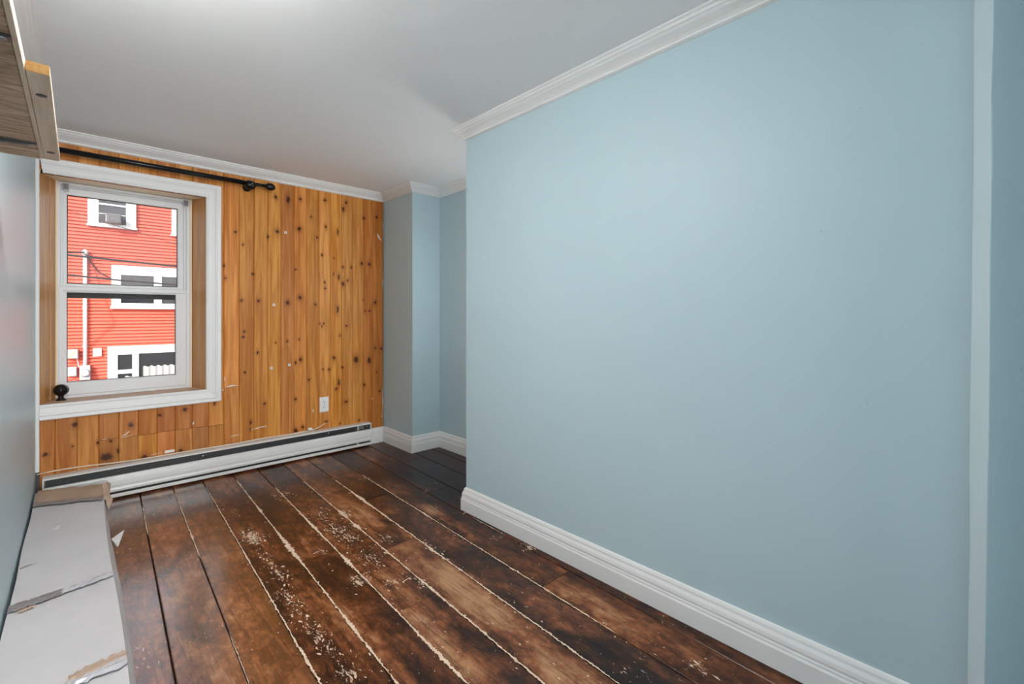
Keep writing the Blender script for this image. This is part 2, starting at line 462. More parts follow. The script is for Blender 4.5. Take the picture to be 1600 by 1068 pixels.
def floor_mat(name, seed, flecks, worn_gleam, tone, bluish, lacquer=0.28):
    t = NT(name)
    p = t.pos()
    off = (seed * 5.3, seed * 2.1, seed)
    q = t.vec('ADD', t.vec('MULTIPLY', p, (1, 0.22, 1)), off)
    qg = t.vec('ADD', t.vec('MULTIPLY', p, (1, 0.05, 1)), off)
    qf = t.vec('ADD', t.vec('MULTIPLY', p, (1, 0.55, 1)), off)
    blot = t.noise(q, 6.5, 8, 0.68, 0.7)
    spot = t.noise(qf, 24, 6, 0.70, 0.3)
    grain = t.noise(qg, 110, 3, 0.6, 0.4)
    f = t.math('ADD', t.math('MULTIPLY', blot, 0.56), t.math('MULTIPLY', spot, 0.44))
    f = t.math('ADD', f, tone)
    sep = t.n('ShaderNodeSeparateXYZ'); t.l(p, sep.inputs[0])
    for (wx, wy, a, b, s_) in worn_gleam:
        d = t.vec('LENGTH', t.vec('MULTIPLY', t.vec('SUBTRACT', p, (wx, wy, 0)), (1 / (a * 1.3), 1 / (b * 1.1), 0)))
        f = t.math('ADD', f, t.smooth(d, 0.15, 1.2, 0.17 * s_, 0))
    c = t.ramp(f, [(0.37, (0.009, 0.0035, 0.0025)), (0.445, (0.036, 0.0110, 0.005)), (0.52, (0.120, 0.036, 0.0125)),
                   (0.585, (0.260, 0.090, 0.033)), (0.70, (0.48, 0.25, 0.125))])
    c = t.mix(t.math('MULTIPLY', t.smooth(grain, 0.45, 0.72), 0.55), c, (0.016, 0.007, 0.004))
    scr = t.noise(t.vec('ADD', t.vec('MULTIPLY', p, (1, 0.09, 1)), (seed, seed * 3, 2)), 150, 2, 0.5)
    c = t.mix(t.smooth(scr, 0.70, 0.80, 0, 0.4), c, (0.28, 0.14, 0.07))
    if bluish:   # black-blue stained boards in the nook
        d = t.vec('LENGTH', t.vec('MULTIPLY', t.vec('SUBTRACT', p, (1.86, 2.45, 0)), (1 / 0.62, 1 / 1.0, 0)))
        c = t.mix(t.smooth(t.math('ADD', d, t.math('MULTIPLY', blot, 0.6)), 0.6, 1.5, 0.85, 0), c, (0.020, 0.015, 0.017))
    # old cream paint left on the boards
    m = t.noise(t.vec('ADD', t.vec('MULTIPLY', p, (1, 0.36, 1)), (seed * 1.7, 3, 1)), 95, 5, 0.72, 0.6)
    thr = 0.705
    acc = None
    for (fx, fy, a, b) in flecks:
        d = t.vec('LENGTH', t.vec('MULTIPLY', t.vec('SUBTRACT', p, (fx, fy, 0)), (1 / (a * 1.5), 1 / (b * 1.6), 0)))
        g = t.smooth(d, 0.0, 1.5, 0.165, 0)
        acc = g if acc is None else t.math('MAXIMUM', acc, g)
    md = m if acc is None else t.math('ADD', m, acc)
    region = t.noise(t.vec('ADD', p, (seed, 0, 0)), 3.2, 2)
    md = t.math('ADD', md, t.smooth(region, 0.42, 0.72, -0.02, 0.085))
    fl = t.smooth(md, thr - 0.012, thr + 0.012)
    c = t.mix(fl, c, (0.68, 0.50, 0.37))
    h = t.math('ADD', t.math('MULTIPLY', grain, 0.25), t.math('MULTIPLY', t.noise(qf, 9, 3), 1.0))
    h = t.math('ADD', h, t.math('MULTIPLY', fl, 0.12))
    t.bump(h, 0.42, 0.006)
    ro = t.math('ADD', t.math('MULTIPLY', spot, 0.22), 0.24)
    ro = t.math('ADD', ro, t.math('MULTIPLY', fl, 0.35))
    t.b.inputs['Coat Weight'].default_value = 0.12 if bluish else lacquer
    t.b.inputs['Coat IOR'].default_value = 1.5 if lacquer < 0.9 else 2.5
    t.inp(t.b.inputs['Coat Roughness'], t.math('ADD', t.math('MULTIPLY', spot, 0.20), 0.10))
    return t.out(c, ro, spec=0.18 if bluish else 0.24)

floor = boxo('floor', XL - 0.1, XA + 0.1, Y_REAR - 0.1, YB + 0.1, -0.12, -0.024, plain('subfloor_dark', (0.012, 0.009, 0.007), 0.9))
tag(floor, kind='structure')
SEAMS = [-0.262, -0.10, 0.060, 0.216, 0.371, 0.523, 0.687, 0.837, 1.000, 1.159, 1.325, 1.490, 1.645, 1.828, 1.985, 2.14]   # at Y = 2
JOINTS = {6: [2.03], 7: [1.45], 8: [1.88, 0.3], 5: [0.9], 9: [2.45], 10: [1.2], 4: [0.4], 3: [2.9], 11: [2.3], 12: [2.9], 2: [1.1]}
TONE = [0, 0, 0, 0.03, 0.035, 0.0, -0.01, 0.015, 0.03, -0.045, -0.005, -0.03, -0.03, -0.04, -0.03, 0]
def sx_(s, y): return s + SLOPE * (y - 2.0)
rng = random.Random(11)
for i in range(len(SEAMS) - 1):
    a, b = SEAMS[i], SEAMS[i + 1]
    ys = [Y_REAR] + sorted(JOINTS.get(i, [])) + [YB]
    for j in range(len(ys) - 1):
        y0, y1 = ys[j] + (0.0012 if j else 0), ys[j + 1] - (0.0012 if j < len(ys) - 2 else 0)
        fk = [f for f in FLECKS if sx_(a, f[1]) - 0.03 < f[0] < sx_(b, f[1]) + 0.03 and y0 - 0.1 < f[1] < y1 + 0.1]
        wk = [w for w in WORN_GLEAM if sx_(a, w[1]) - 0.02 < w[0] < sx_(b, w[1]) + 0.02 and y0 - 0.2 < w[1] < y1 + 0.2]
        mt = floor_mat('worn_plank_%d_%d' % (i, j), i * 1.31 + j * 7.7, fk, wk, TONE[i] + rng.uniform(-0.012, 0.012), i >= 10, 1.0 if i <= 4 else 0.28)
        g = 0.0022
        dz = rng.uniform(-0.0012, 0.0)
        bm = bmesh.new()
        ch = 0.0025
        def sec(y, inset):
            xa, xb = sx_(a, y) + g, sx_(b, y) - g
            return [(xa, y, -0.022), (xb, y, -0.022), (xb, y, dz - ch), (xb - ch, y, dz - inset), (xa + ch, y, dz - inset), (xa, y, dz - ch)]
        R = [[bm.verts.new(v) for v in sec(yy, 0)] for yy in (y0, y1)]
        for k in range(6):
            bm.faces.new((R[0][k], R[0][(k + 1) % 6], R[1][(k + 1) % 6], R[1][k]))
        bm.faces.new(R[0]); bm.faces.new(R[1])
        obj('plank', bm, mt, floor)

# cream filler and paint left along the seams
def seam_strip(si, y0, y1, w, chips=(), seed=0):
    r = random.Random(seed)
    n = int((y1 - y0) / 0.0055)
    w = w * 0.72
    bm = bmesh.new()
    prev = None
    wl = wr = w
    for k in range(n + 1):
        y = y0 + (y1 - y0) * k / n
        wl = max(0.0005, 0.55 * wl + 0.45 * w * r.uniform(-0.2, 2.2))
        wr = max(0.0005, 0.55 * wr + 0.45 * w * r.uniform(-0.2, 2.2))
        if r.random() < 0.035: wl += w * r.uniform(0.5, 2.2)
        if r.random() < 0.035: wr += w * r.uniform(0.5, 2.2)
        el, er = wl, wr
        for (cy, cl, cw) in chips:
            q = max(0, 1 - abs(y - cy) / cl)
            el += cw * q * r.uniform(0.05, 1.0); er += cw * q * r.uniform(0.0, 0.9)
        e = min(1, (y - y0) / 0.05, (y1 - y) / 0.05)
        el *= e; er *= e
        x = sx_(SEAMS[si], y) + r.uniform(-0.0012, 0.0012)
        cur = [bm.verts.new((x - el, y, 0.0007)), bm.verts.new((x, y, 0.0010)), bm.verts.new((x + er, y, 0.0007))]
        if prev:
            bm.faces.new((prev[0], prev[1], cur[1], cur[0])); bm.faces.new((prev[1], prev[2], cur[2], cur[1]))
        prev = cur
    o = obj('seam_filler', bm, M['filler'], floor)
    return o
seam_strip(3, 2.78, 3.22, 0.0024, (), 1)
seam_strip(4, 2.35, 3.34, 0.0024, ((2.62, 0.05, 0.004),), 2)
seam_strip(4, 1.25, 1.75, 0.0010, (), 12)
seam_strip(5, 1.15, 3.33, 0.0026, ((2.2, 0.05, 0.006), (1.45, 0.12, 0.005)), 3)
seam_strip(6, 0.95, 3.33, 0.0032, ((2.19, 0.20, 0.017), (2.72, 0.06, 0.009), (1.5, 0.10, 0.008)), 4)
seam_strip(7, 0.85, 3.02, 0.0034, ((1.90, 0.08, 0.012), (2.35, 0.2, 0.006), (1.15, 0.15, 0.008)), 5)
seam_strip(8, 0.70, 3.02, 0.0036, ((2.36, 0.07, 0.014), (2.18, 0.06, 0.013), (1.5, 0.12, 0.005)), 6)
seam_strip(9, 0.55, 2.92, 0.0034, ((2.47, 0.20, 0.013), (1.72, 0.07, 0.012), (2.2, 0.06, 0.007)), 7)
seam_strip(10, 0.85, 2.88, 0.0028, ((2.05, 0.06, 0.008),), 8)
seam_strip(11, 1.60, 1.88, 0.0020, (), 9)

# crisp chips of old cream paint still sticking to the boards
def paint_chips():
    r = random.Random(21)
    bm = bmesh.new()
    def chip(x, y, s, asp, z=0.0006):
        n = r.randint(5, 8)
        ph = r.uniform(0, 6.28)
        tw = r.gauss(0, 0.35)
        vs = []
        for k in range(n):
            t_ = ph + 2 * math.pi * k / n
            q = s * r.uniform(0.35, 1.0)
            a_, b_ = q * math.cos(t_), q * asp * math.sin(t_)
            vs.append(bm.verts.new((x + a_ * math.cos(tw) + b_ * math.sin(tw + SLOPE), y + b_ * math.cos(tw) - a_ * math.sin(tw), z)))
        bm.faces.new(vs)
    def size(lo, hi): return lo * (hi / lo) ** (r.random() ** 2.2)
    for (fx, fy, a, b) in FLECKS:
        n = int(12 + 5200 * a * b)
        for _ in range(min(n, 46)):
            chip(fx + r.gauss(0, a * 0.75), fy + r.gauss(0, b * 0.95), size(0.0010, 0.0070), r.uniform(1.0, 3.0))
    # long ragged streak on the plank left of the busiest seam
    for _ in range(130):
        y = r.uniform(1.2, 2.5)
        chip(0.590 + 0.018 * math.sin(y * 6) + r.gauss(0, 0.020) - 0.01 * (2 - y), y, size(0.0009, 0.0055), r.uniform(1.2, 3.5))
    for _ in range(150):     # plank right of it
        chip(r.gauss(0.925, 0.035), r.uniform(1.75, 2.55), size(0.0010, 0.0055), r.uniform(1.0, 3.0))
    for si in (5, 6, 7, 8, 9, 10):
        for _ in range(75):
            y = r.uniform(0.7, 2.95)
            chip(sx_(SEAMS[si], y) + r.gauss(0, 0.011), y, size(0.0009, 0.0050), r.uniform(1.0, 3.4))
    for _ in range(420):
        x, y = r.uniform(0.55, 1.49), r.uniform(0.5, 3.2)
        chip(x, y, size(0.0008, 0.0036), r.uniform(0.7, 2.6))
    for _ in range(60):
        chip(r.uniform(1.3, 2.05), r.uniform(2.0, 3.0), size(0.0008, 0.0030), r.uniform(0.7, 2.2))
    for (x, y) in ((0.775, 2.06), (0.95, 1.60), (1.50, 1.93)):   # short cross scrapes
        vs = [bm.verts.new((x - 0.026, y - 0.004, 0.0007)), bm.verts.new((x - 0.004, y + 0.002, 0.0007)), bm.verts.new((x + 0.024, y + 0.010, 0.0007)), bm.verts.new((x + 0.003, y + 0.008, 0.0007)), bm.verts.new((x - 0.024, y + 0.003, 0.0007))]
        bm.faces.new(vs)
    o = obj('paint_chips', bm, M['filler'], floor)
    o['kind'] = 'stuff'
paint_chips()

# ------------------------------------------------------------------ ceiling, walls
ceil = boxo('ceiling', XL - 0.12, XA + 0.12, Y_REAR - 0.12, YB + 0.3, ZC, ZC + 0.12, M['ceiling'])
tag(ceil, kind='structure')
tag(boxo('wall_left', XL - 0.12, XL, Y_REAR - 0.12, YB + 0.02, -0.1, ZC, M['wall_gloss']), kind='structure')
tag(boxo('wall_chimney', XC, XC + 0.40, YC, YB + 0.02, -0.1, ZC, M['wall']), kind='structure')
tag(boxo('wall_alcove', XA, XA + 0.12, YR - 0.1, YC, -0.1, ZC, M['wall']), kind='structure')
# the right-hand wall is a solid block that ends in an uneven plastered corner beside the camera
def rw(z):
    k = 1 - (z + 0.1) / (ZC + 0.1)
    return [(XA + 0.12, YR), (XR, YR), (XR, 0.027 + 0.014 * k), (XR - 0.034, -0.003 + 0.017 * k), (1.585, -0.100), (1.60, -0.52), (XA + 0.12, -0.52)]
bm = bmesh.new()
nz = 12
rings = []
rings_co = []
rr = random.Random(5)
for k in range(nz + 1):
    z = -0.1 + (ZC + 0.1) * k / nz
    pts = rw(z)
    j1, j2 = rr.uniform(-0.0012, 0.0012), rr.uniform(-0.0016, 0.0016)
    pts[2] = (pts[2][0], pts[2][1] + j1); pts[3] = (pts[3][0], pts[3][1] + j2)
    rings_co.append((pts[2], pts[3]))
    rings.append([bm.verts.new((x, y, z)) for x, y in pts])
for a, b in zip(rings, rings[1:]):
    for k in range(7):
        bm.faces.new((a[k], a[(k + 1) % 7], b[(k + 1) % 7], b[k]))
bm.faces.new(rings[0]); bm.faces.new(rings[-1])
tag(obj('wall_right', bm, M['wall']), kind='structure')
# strip over the corner: window light put into a paler, glossier paint
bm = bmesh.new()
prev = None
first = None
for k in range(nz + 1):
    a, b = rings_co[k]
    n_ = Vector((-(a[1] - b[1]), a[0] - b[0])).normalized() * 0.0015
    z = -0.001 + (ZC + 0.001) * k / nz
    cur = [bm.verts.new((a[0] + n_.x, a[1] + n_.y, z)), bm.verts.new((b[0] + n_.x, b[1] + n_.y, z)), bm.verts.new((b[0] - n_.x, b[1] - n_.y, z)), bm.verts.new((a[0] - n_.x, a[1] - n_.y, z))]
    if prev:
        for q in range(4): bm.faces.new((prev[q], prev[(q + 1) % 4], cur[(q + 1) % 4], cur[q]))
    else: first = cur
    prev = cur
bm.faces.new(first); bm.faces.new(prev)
tag(obj('trim_6', bm, paint_wall('corner_lit_tone', (0.66, 0.80, 0.85), 0.35, 2.0, 0.08)), kind='structure')

# wall behind the camera, with a framed opening added for the fill light
rear = empty('wall_front', (0.54, Y_REAR, 0))
tag(rear, kind='structure')
RX0, RX1, RZ0, RZ1 = -0.06, 1.14, 0.44, 1.96
for x0, x1, z0, z1 in ((XL, RX0, 0, ZC), (RX1, 1.25, 0, ZC), (RX0, RX1, 0, RZ0), (RX0, RX1, RZ1, ZC)):
    boxo('wall_panel', x0, x1, Y_REAR - 0.12, Y_REAR, z0, z1, M['wall'], rear)
tag(boxo('wall_shade_block', 1.25, XA + 0.12, Y_REAR - 0.12, -0.50, -0.1, ZC, M['wall']), kind='structure')  # unseen block added to shade the wall corner from the rear fill
w2 = empty('rear_fill_opening', (0.54, Y_REAR, RZ0))
tag(w2, kind='structure')
obj('window_frame', ringframe(bmesh.new(), RX0 - 0.05, RX1 + 0.05, RZ0 - 0.05, RZ1 + 0.05, 0.06, 0.06, 0.06, 0.06, Y_REAR, Y_REAR + 0.02), M['trim'], w2)
boxo('meeting_rail', RX0, RX1, Y_REAR - 0.01, Y_REAR + 0.012, 1.18, 1.22, M['trim'], w2)

# ------------------------------------------------------------------ pine wall with the window opening
OX0, OX1, OZ0, OZ1 = -0.149, 0.600, 0.570, 1.810
wb = empty('wall_back', (0.85, YB, 0))
tag(wb, kind='structure')
for x0, x1, z0, z1 in ((XL - 0.12, OX0, -0.1, ZC), (OX1, XA + 0.2, -0.1, ZC), (OX0, OX1, -0.1, OZ0 - 0.028), (OX0, OX1, OZ1 + 0.036, ZC)):
    boxo('backing', x0, x1, YB + 0.016, YB + 0.31, z0, z1, M['exterior'], wb)
EDGES = [-0.150, -0.091, -0.003, 0.085, 0.173, 0.260, 0.349, 0.439, 0.527, 0.614, 0.701, 0.790, 0.879, 0.967, 1.054, 1.142,
         1.230, 1.321, 1.407, 1.494, 1.585, 1.676, 1.757, 1.849]
rng = random.Random(4)
ZT = 2.0
def pine_board(x0, x1, z0, z1, seed, tint):
    kn = [k for k in KNOTS if x0 - 0.012 < k[0] < x1 + 0.012 and z0 - 0.03 < k[1] < z1 + 0.03]
    mt = pine('pine_%.3f_%.2f' % (x0, z0), tint, seed, kn)
    c = 0.0040
    poly = [(x0 + .0003, YB + 0.016), (x0 + .0003, YB + c), (x0 + .0003 + c, YB), (x1 - .0003 - c, YB), (x1 - .0003, YB + c), (x1 - .0003, YB + 0.016)]
    obj('board', prism(bmesh.new(), poly, 'z', z0, z1), mt, wb)
for i in range(len(EDGES) - 1):
    x0, x1 = EDGES[i], EDGES[i + 1]
    v = rng.uniform(0.76, 1.02)
    tint = (v, v * rng.uniform(0.93, 1.04), v * rng.uniform(0.85, 1.1))
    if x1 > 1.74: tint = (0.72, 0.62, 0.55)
    if x0 < 0.6:
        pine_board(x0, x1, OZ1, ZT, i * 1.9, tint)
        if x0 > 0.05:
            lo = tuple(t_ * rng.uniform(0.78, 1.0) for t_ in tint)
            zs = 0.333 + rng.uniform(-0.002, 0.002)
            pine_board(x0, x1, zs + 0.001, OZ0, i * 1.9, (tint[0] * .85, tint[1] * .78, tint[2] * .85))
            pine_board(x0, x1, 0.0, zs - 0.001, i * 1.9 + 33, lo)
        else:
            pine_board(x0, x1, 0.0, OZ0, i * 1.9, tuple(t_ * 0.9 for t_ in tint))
    elif x0 < 0.75:
        zs = 0.328 if x0 < 0.65 else 0.574
        pine_board(x0, x1, zs + 0.001, ZT, i * 1.9, tint)
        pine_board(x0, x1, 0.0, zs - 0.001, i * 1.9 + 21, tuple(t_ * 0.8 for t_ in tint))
    else:
        pine_board(x0, x1, 0.0, ZT, i * 1.9, tint)
# scraped plaster and paint marks left on the boards
def scrape(pts, w, y=YB - 0.0006):
    r = random.Random(len(pts) * 7 + int(pts[0][0] * 100))
    bm = bmesh.new()
    prev = None
    P = []
    for (a, b) in zip(pts, pts[1:]):
        for k in range(6):
            P.append((a[0] + (b[0] - a[0]) * k / 6, a[1] + (b[1] - a[1]) * k / 6))
    P.append(pts[-1])
    for k, (x, z) in enumerate(P):
        e = math.sin(math.pi * (k + 0.3) / (len(P) - 0.4))
        h = w * e * r.uniform(0.4, 1.2) + 0.0003
        j = min(k + 1, len(P) - 1); i_ = max(k - 1, 0)
        d = Vector((P[j][0] - P[i_][0], P[j][1] - P[i_][1])).normalized()
        nx, nz_ = -d.y * h, d.x * h
        cur = [bm.verts.new((x + nx, y, z + nz_)), bm.verts.new((x - nx, y, z - nz_))]
        if prev: bm.faces.new((prev[0], prev[1], cur[1], cur[0]))
        prev = cur
    obj('scrape_mark', bm, M['scrape'], wb)
scrape([(0.706, 0.572), (0.748, 0.578), (0.788, 0.575)], 0.0045)
scrape([(0.690, 0.560), (0.694, 0.553), (0.700, 0.559)], 0.004)
scrape([(0.703, 0.640), (0.705, 0.610)], 0.003)
scrape([(0.735, 0.240), (0.800, 0.243)], 0.0022)
scrape([(0.855, 0.262), (0.930, 0.272), (0.965, 0.272)], 0.0030)
scrape([(0.185, 0.343), (0.205, 0.352), (0.222, 0.368)], 0.0035)
scrape([(0.100, 0.338), (0.122, 0.337)], 0.0016)
scrape([(0.175, 0.335), (0.235, 0.337)], 0.0016)
scrape([(0.315, 0.204), (0.375, 0.208)], 0.0013)
scrape([(0.530, 0.352), (0.536, 0.372)], 0.003)
scrape([(1.277, 0.318), (1.278, 0.350)], 0.0042)
scrape([(1.750, 0.355), (1.752, 0.375)], 0.003)
scrape([(1.795, 1.725), (1.812, 1.690), (1.835, 1.668)], 0.010)
scrape([(1.842, 0.205), (1.846, 0.30), (1.843, 0.38), (1.846, 0.47)], 0.0035)
scrape([(1.845, 1.28), (1.846, 1.36)], 0.003)
scrape([(1.846, 1.74), (1.843, 1.84)], 0.002)
scrape([(1.838, 0.20), (1.834, 0.212)], 0.006)

# ------------------------------------------------------------------ mouldings
CP = [(0.0, ZC), (0.060, ZC), (0.060, ZC - 0.006), (0.054, ZC - 0.010), (0.050, ZC - 0.018), (0.046, ZC - 0.020), (0.040, ZC - 0.027),
      (0.030, ZC - 0.034), (0.020, ZC - 0.042), (0.013, ZC - 0.050), (0.012, ZC - 0.056), (0.006, ZC - 0.060), (0.0, ZC - 0.062)]
ROOM = [(XL, Y_REAR), (XL, YB), (XC, YB), (XC, YC), (XA, YC), (XA, YR), (XR, YR), (XR, 0.03)]
def crown(n, i, j):
    o = molding('trim_%d' % n, ROOM[i:j + 1], CP, M['trim'], prev=ROOM[i - 1] if i else None, nxt=ROOM[j + 1] if j + 1 < len(ROOM) else None)
    return tag(o, kind='structure')
crown(1, 0, 1); crown(2, 1, 2); crown(3, 2, 5); crown(4, 5, 7)
BP = [(0.0, 0.0), (0.021, 0.0), (0.021, 0.060), (0.018, 0.066), (0.018, 0.072), (0.016, 0.076), (0.017, 0.084), (0.015, 0.094), (0.010, 0.104),
      (0.009, 0.112), (0.005, 0.120), (0.0, 0.122)]
tag(molding('baseboard_alcove', [(1.708, YB), (XC, YB), (XC, YC), (XA, YC), (XA, YR)], BP, M['trim'], nxt=(XR, YR)), kind='structure')
tag(molding('baseboard_right', [(XA, YR), (XR, YR), (XR, 0.036)], BP, M['trim'], prev=(XA, YC)), kind='structure')
# narrow white corner board between the blue wall and the pine
tag(boxo('trim_5', XL, -0.1495, YB - 0.014, YB, 0.213, ZT - 0.012, M['trim'], None, 0.002), kind='structure')

# ------------------------------------------------------------------ the window
win = empty('window_1', (0.22, YB, 0.485))
tag(win, kind='structure')
# casing: stepped profile (across, proud), mitred at the right-hand corners, none on the left
CAS = [(0.0, 0.0), (0.0, 0.009), (0.006, 0.013), (0.014, 0.013), (0.018, 0.010), (0.030, 0.012), (0.048, 0.017), (0.052, 0.021), (0.058, 0.022),
       (0.062, 0.018), (0.078, 0.020), (0.083, 0.017), (0.083, 0.0)]
def casing(name, pa, pb, out_a, out_b):
    """pa, pb: inner-edge ends (x, z); out_a/out_b: vector per unit of width at each end."""
    bm = bmesh.new()
    A = [bm.verts.new((pa[0] + out_a[0] * w, YB - d, pa[1] + out_a[1] * w)) for w, d in CAS]
    B = [bm.verts.new((pb[0] + out_b[0] * w, YB - d, pb[1] + out_b[1] * w)) for w, d in CAS]
    n = len(CAS)
    for k in range(n): bm.faces.new((A[k], A[(k + 1) % n], B[(k + 1) % n], B[k]))
    bm.faces.new(A); bm.faces.new(B[::-1])
    return obj(name, bm, M['trim'], win)
casing('casing', (OX0 + 0.012, OZ1 + 0.002), (OX1, OZ1 + 0.002), (-0.14, 1), (1, 1))
casing('casing', (OX1, OZ1 + 0.002), (OX1, OZ0), (1, 1), (1, -1))
casing('casing', (OX1, OZ0), (OX0, OZ0), (1, -1), (0, -1))
# splayed pine reveal
WX0, WX1, WZ0, WZ1, YF = -0.093, 0.551, 0.566, 1.822, 3.70
jm = raw_wood('reveal_pine', (0.42, 0.185, 0.050), (0.62, 0.30, 0.095), (1, 1, 0.04), 2, 0.45, 60)
jl = raw_wood('pale_reveal_edge', (0.80, 0.62, 0.42), (0.90, 0.76, 0.56), (1, 1, 0.1), 5, 0.5, 20)
def plate(name, q, t, mat):
    """4 corners q and thickness vector t -> slab."""
    q = [Vector(v) for v in q]; t = Vector(t)
    vs = q + [v + t for v in q]
    return pmesh(name, vs, [(0, 1, 2, 3), (7, 6, 5, 4), (0, 4, 5, 1), (1, 5, 6, 2), (2, 6, 7, 3), (3, 7, 4, 0)], mat, win)
ym, fm = YB + 0.085, 0.085 / (YF - YB)
lx = lambda f: OX0 + (WX0 - OX0) * f
rx = lambda f: OX1 + (WX1 - OX1) * f
plate('jamb', [(lx(0), YB, OZ0), (lx(.62), YB + .62 * (YF - YB), OZ0), (lx(.62), YB + .62 * (YF - YB), WZ1), (lx(0), YB, WZ1)], (-0.03, 0, 0), jm)
plate('jamb', [(lx(.63) + .003, YB + .63 * (YF - YB), OZ0), (WX0 + .003, YF + .004, OZ0 - .004), (WX0 + .003, YF + .004, WZ1), (lx(.63) + .003, YB + .63 * (YF - YB), WZ1)], (-0.02, 0, 0), jm)
plate('jamb', [(rx(0), YB, OZ0), (rx(1), YF, OZ0), (rx(1), YF, WZ1), (rx(0), YB, WZ1)], (0.02, 0, 0), jm)
plate('head', [(OX0, YB, OZ1), (OX1, YB, OZ1), (WX1, YF, WZ1), (WX0, YF, WZ1)], (0, 0, 0.02), jl)
plate('sill', [(OX0, YB, OZ0), (OX1, YB, OZ0), (OX1, YF + 0.01, WZ0 + 0.001), (OX0, YF + 0.01, WZ0 + 0.001)], (0, 0, -0.02), raw_wood('sill_pine', (0.50, 0.31, 0.20), (0.70, 0.50, 0.36), (0.05, 1, 1), 9, 0.5, 60))
boxo('stop_strip', WX0 - 0.001, WX0 + 0.007, YF - 0.012, YF, WZ0, WZ1, jl, win)
boxo('stop_strip', WX1 - 0.009, WX1 + 0.001, YF - 0.012, YF, WZ0, WZ1, jl, win)
# vinyl frame
obj('window_frame', ringframe(bmesh.new(), WX0, WX1, WZ0, WZ1, 0.020, 0.028, 0.018, 0.020, YF, YF + 0.11), M['vinyl'], win)
obj('track', ringframe(bmesh.new(), WX0 + 0.018, WX1 - 0.026, WZ0 + 0.016, WZ1 - 0.018, 0.012, 0.014, 0.010, 0.010, YF + 0.018, YF + 0.10), M['vinyl'], win)
# upper sash (set back) and lower sash (towards the room)
us = obj('upper_sash', ringframe(bmesh.new(), WX0 + 0.024, WX1 - 0.034, 1.195, WZ1 - 0.022, 0.022, 0.038, 0.040, 0.045, YF + 0.034, YF + 0.062, 0.004), M['vinyl'], win)
ux0, ux1, uz0, uz1 = WX0 + 0.046, WX1 - 0.072, 1.235, WZ1 - 0.067
obj('gasket', ringframe(bmesh.new(), ux0, ux1, uz0, uz1, 0.0035, 0.0035, 0.004, 0.004, YF + 0.040, YF + 0.050, 0.0005), M['gasket'], us)
boxo('glass_pane', ux0, ux1, YF + 0.044, YF + 0.048, uz0, uz1, M['glass_upper'], us)
ls = obj('lower_sash', ringframe(bmesh.new(), WX0 + 0.010, WX1 - 0.026, WZ0 + 0.018, 1.218, 0.036, 0.060, 0.076, 0.036, YF - 0.002, YF + 0.030, 0.004), M['vinyl'], win)
lx0, lx1, lz0, lz1 = WX0 + 0.046, WX1 - 0.086, WZ0 + 0.094, 1.182
obj('gasket', ringframe(bmesh.new(), lx0, lx1, lz0, lz1, 0.003, 0.003, 0.003, 0.003, YF + 0.010, YF + 0.018, 0.0005), M['gasket'], ls)
boxo('glass_pane', lx0, lx1, YF + 0.013, YF + 0.017, lz0, lz1, M['glass_lower'], ls)
boxo('lift_rail', WX0 + 0.030, WX1 - 0.036, YF - 0.010, YF - 0.001, 1.190, 1.197, M['vinyl'], ls, 0.002)
boxo('weather_strip', lx0, lx1, YF + 0.018, YF + 0.034, 1.150, 1.186, M['gasket'], ls)

# ================================================================== THINGS IN THE ROOM
# ---- curtain rod
rod = empty('curtain_rod', (0.4, 3.43, 1.921))
tag(rod, 'long black metal curtain rod with ball end mounted above the window', 'curtain rod')
RY, RZ = 3.425, 1.930
obj('tube', tube(bmesh.new(), [(-0.155, RY, RZ), (0.30, RY, RZ), (0.80, RY, RZ)], 0.0158, 14), M['black'], rod, True)
obj('tube', tube(bmesh.new(), [(0.80, RY, RZ), (0.94, RY, RZ + 0.002)], 0.0120, 12), M['black'], rod, True)
obj('finial', lathe(bmesh.new(), [(0, 0), (0.012, 0.001), (0.022, 0.010), (0.026, 0.024), (0.026, 0.036), (0.021, 0.050), (0.012, 0.060), (0, 0.064)], (0.928, RY, RZ + 0.002), (1, 0, 0), 20), M['black'], rod, True)
for bx in (-0.115, 0.835):
    br = obj('bracket', lathe(bmesh.new(), [(0.012, 0), (0.012, 0.05), (0.010, 0.085)], (bx, YB, RZ), (0, -1, 0), 12), M['black'], rod)
    obj('wall_plate', lathe(bmesh.new(), [(0.026, 0), (0.026, 0.004), (0.018, 0.009), (0, 0.010)], (bx, YB, RZ - 0.012), (0, -1, 0), 18), M['black'], br)
    obj('cup', lathe(bmesh.new(), [(0.018, -0.030), (0.028, -0.022), (0.031, 0), (0.028, 0.022), (0.018, 0.030)], (bx, RY, RZ - 0.010), (1, 0, 0), 18), M['black'], br, True)
    obj('screw', lathe(bmesh.new(), [(0.0045, 0), (0.0045, 0.006), (0, 0.008)], (bx + 0.006, RY - 0.026, RZ - 0.004), (0, -1, 0), 10), M['steel'], br)

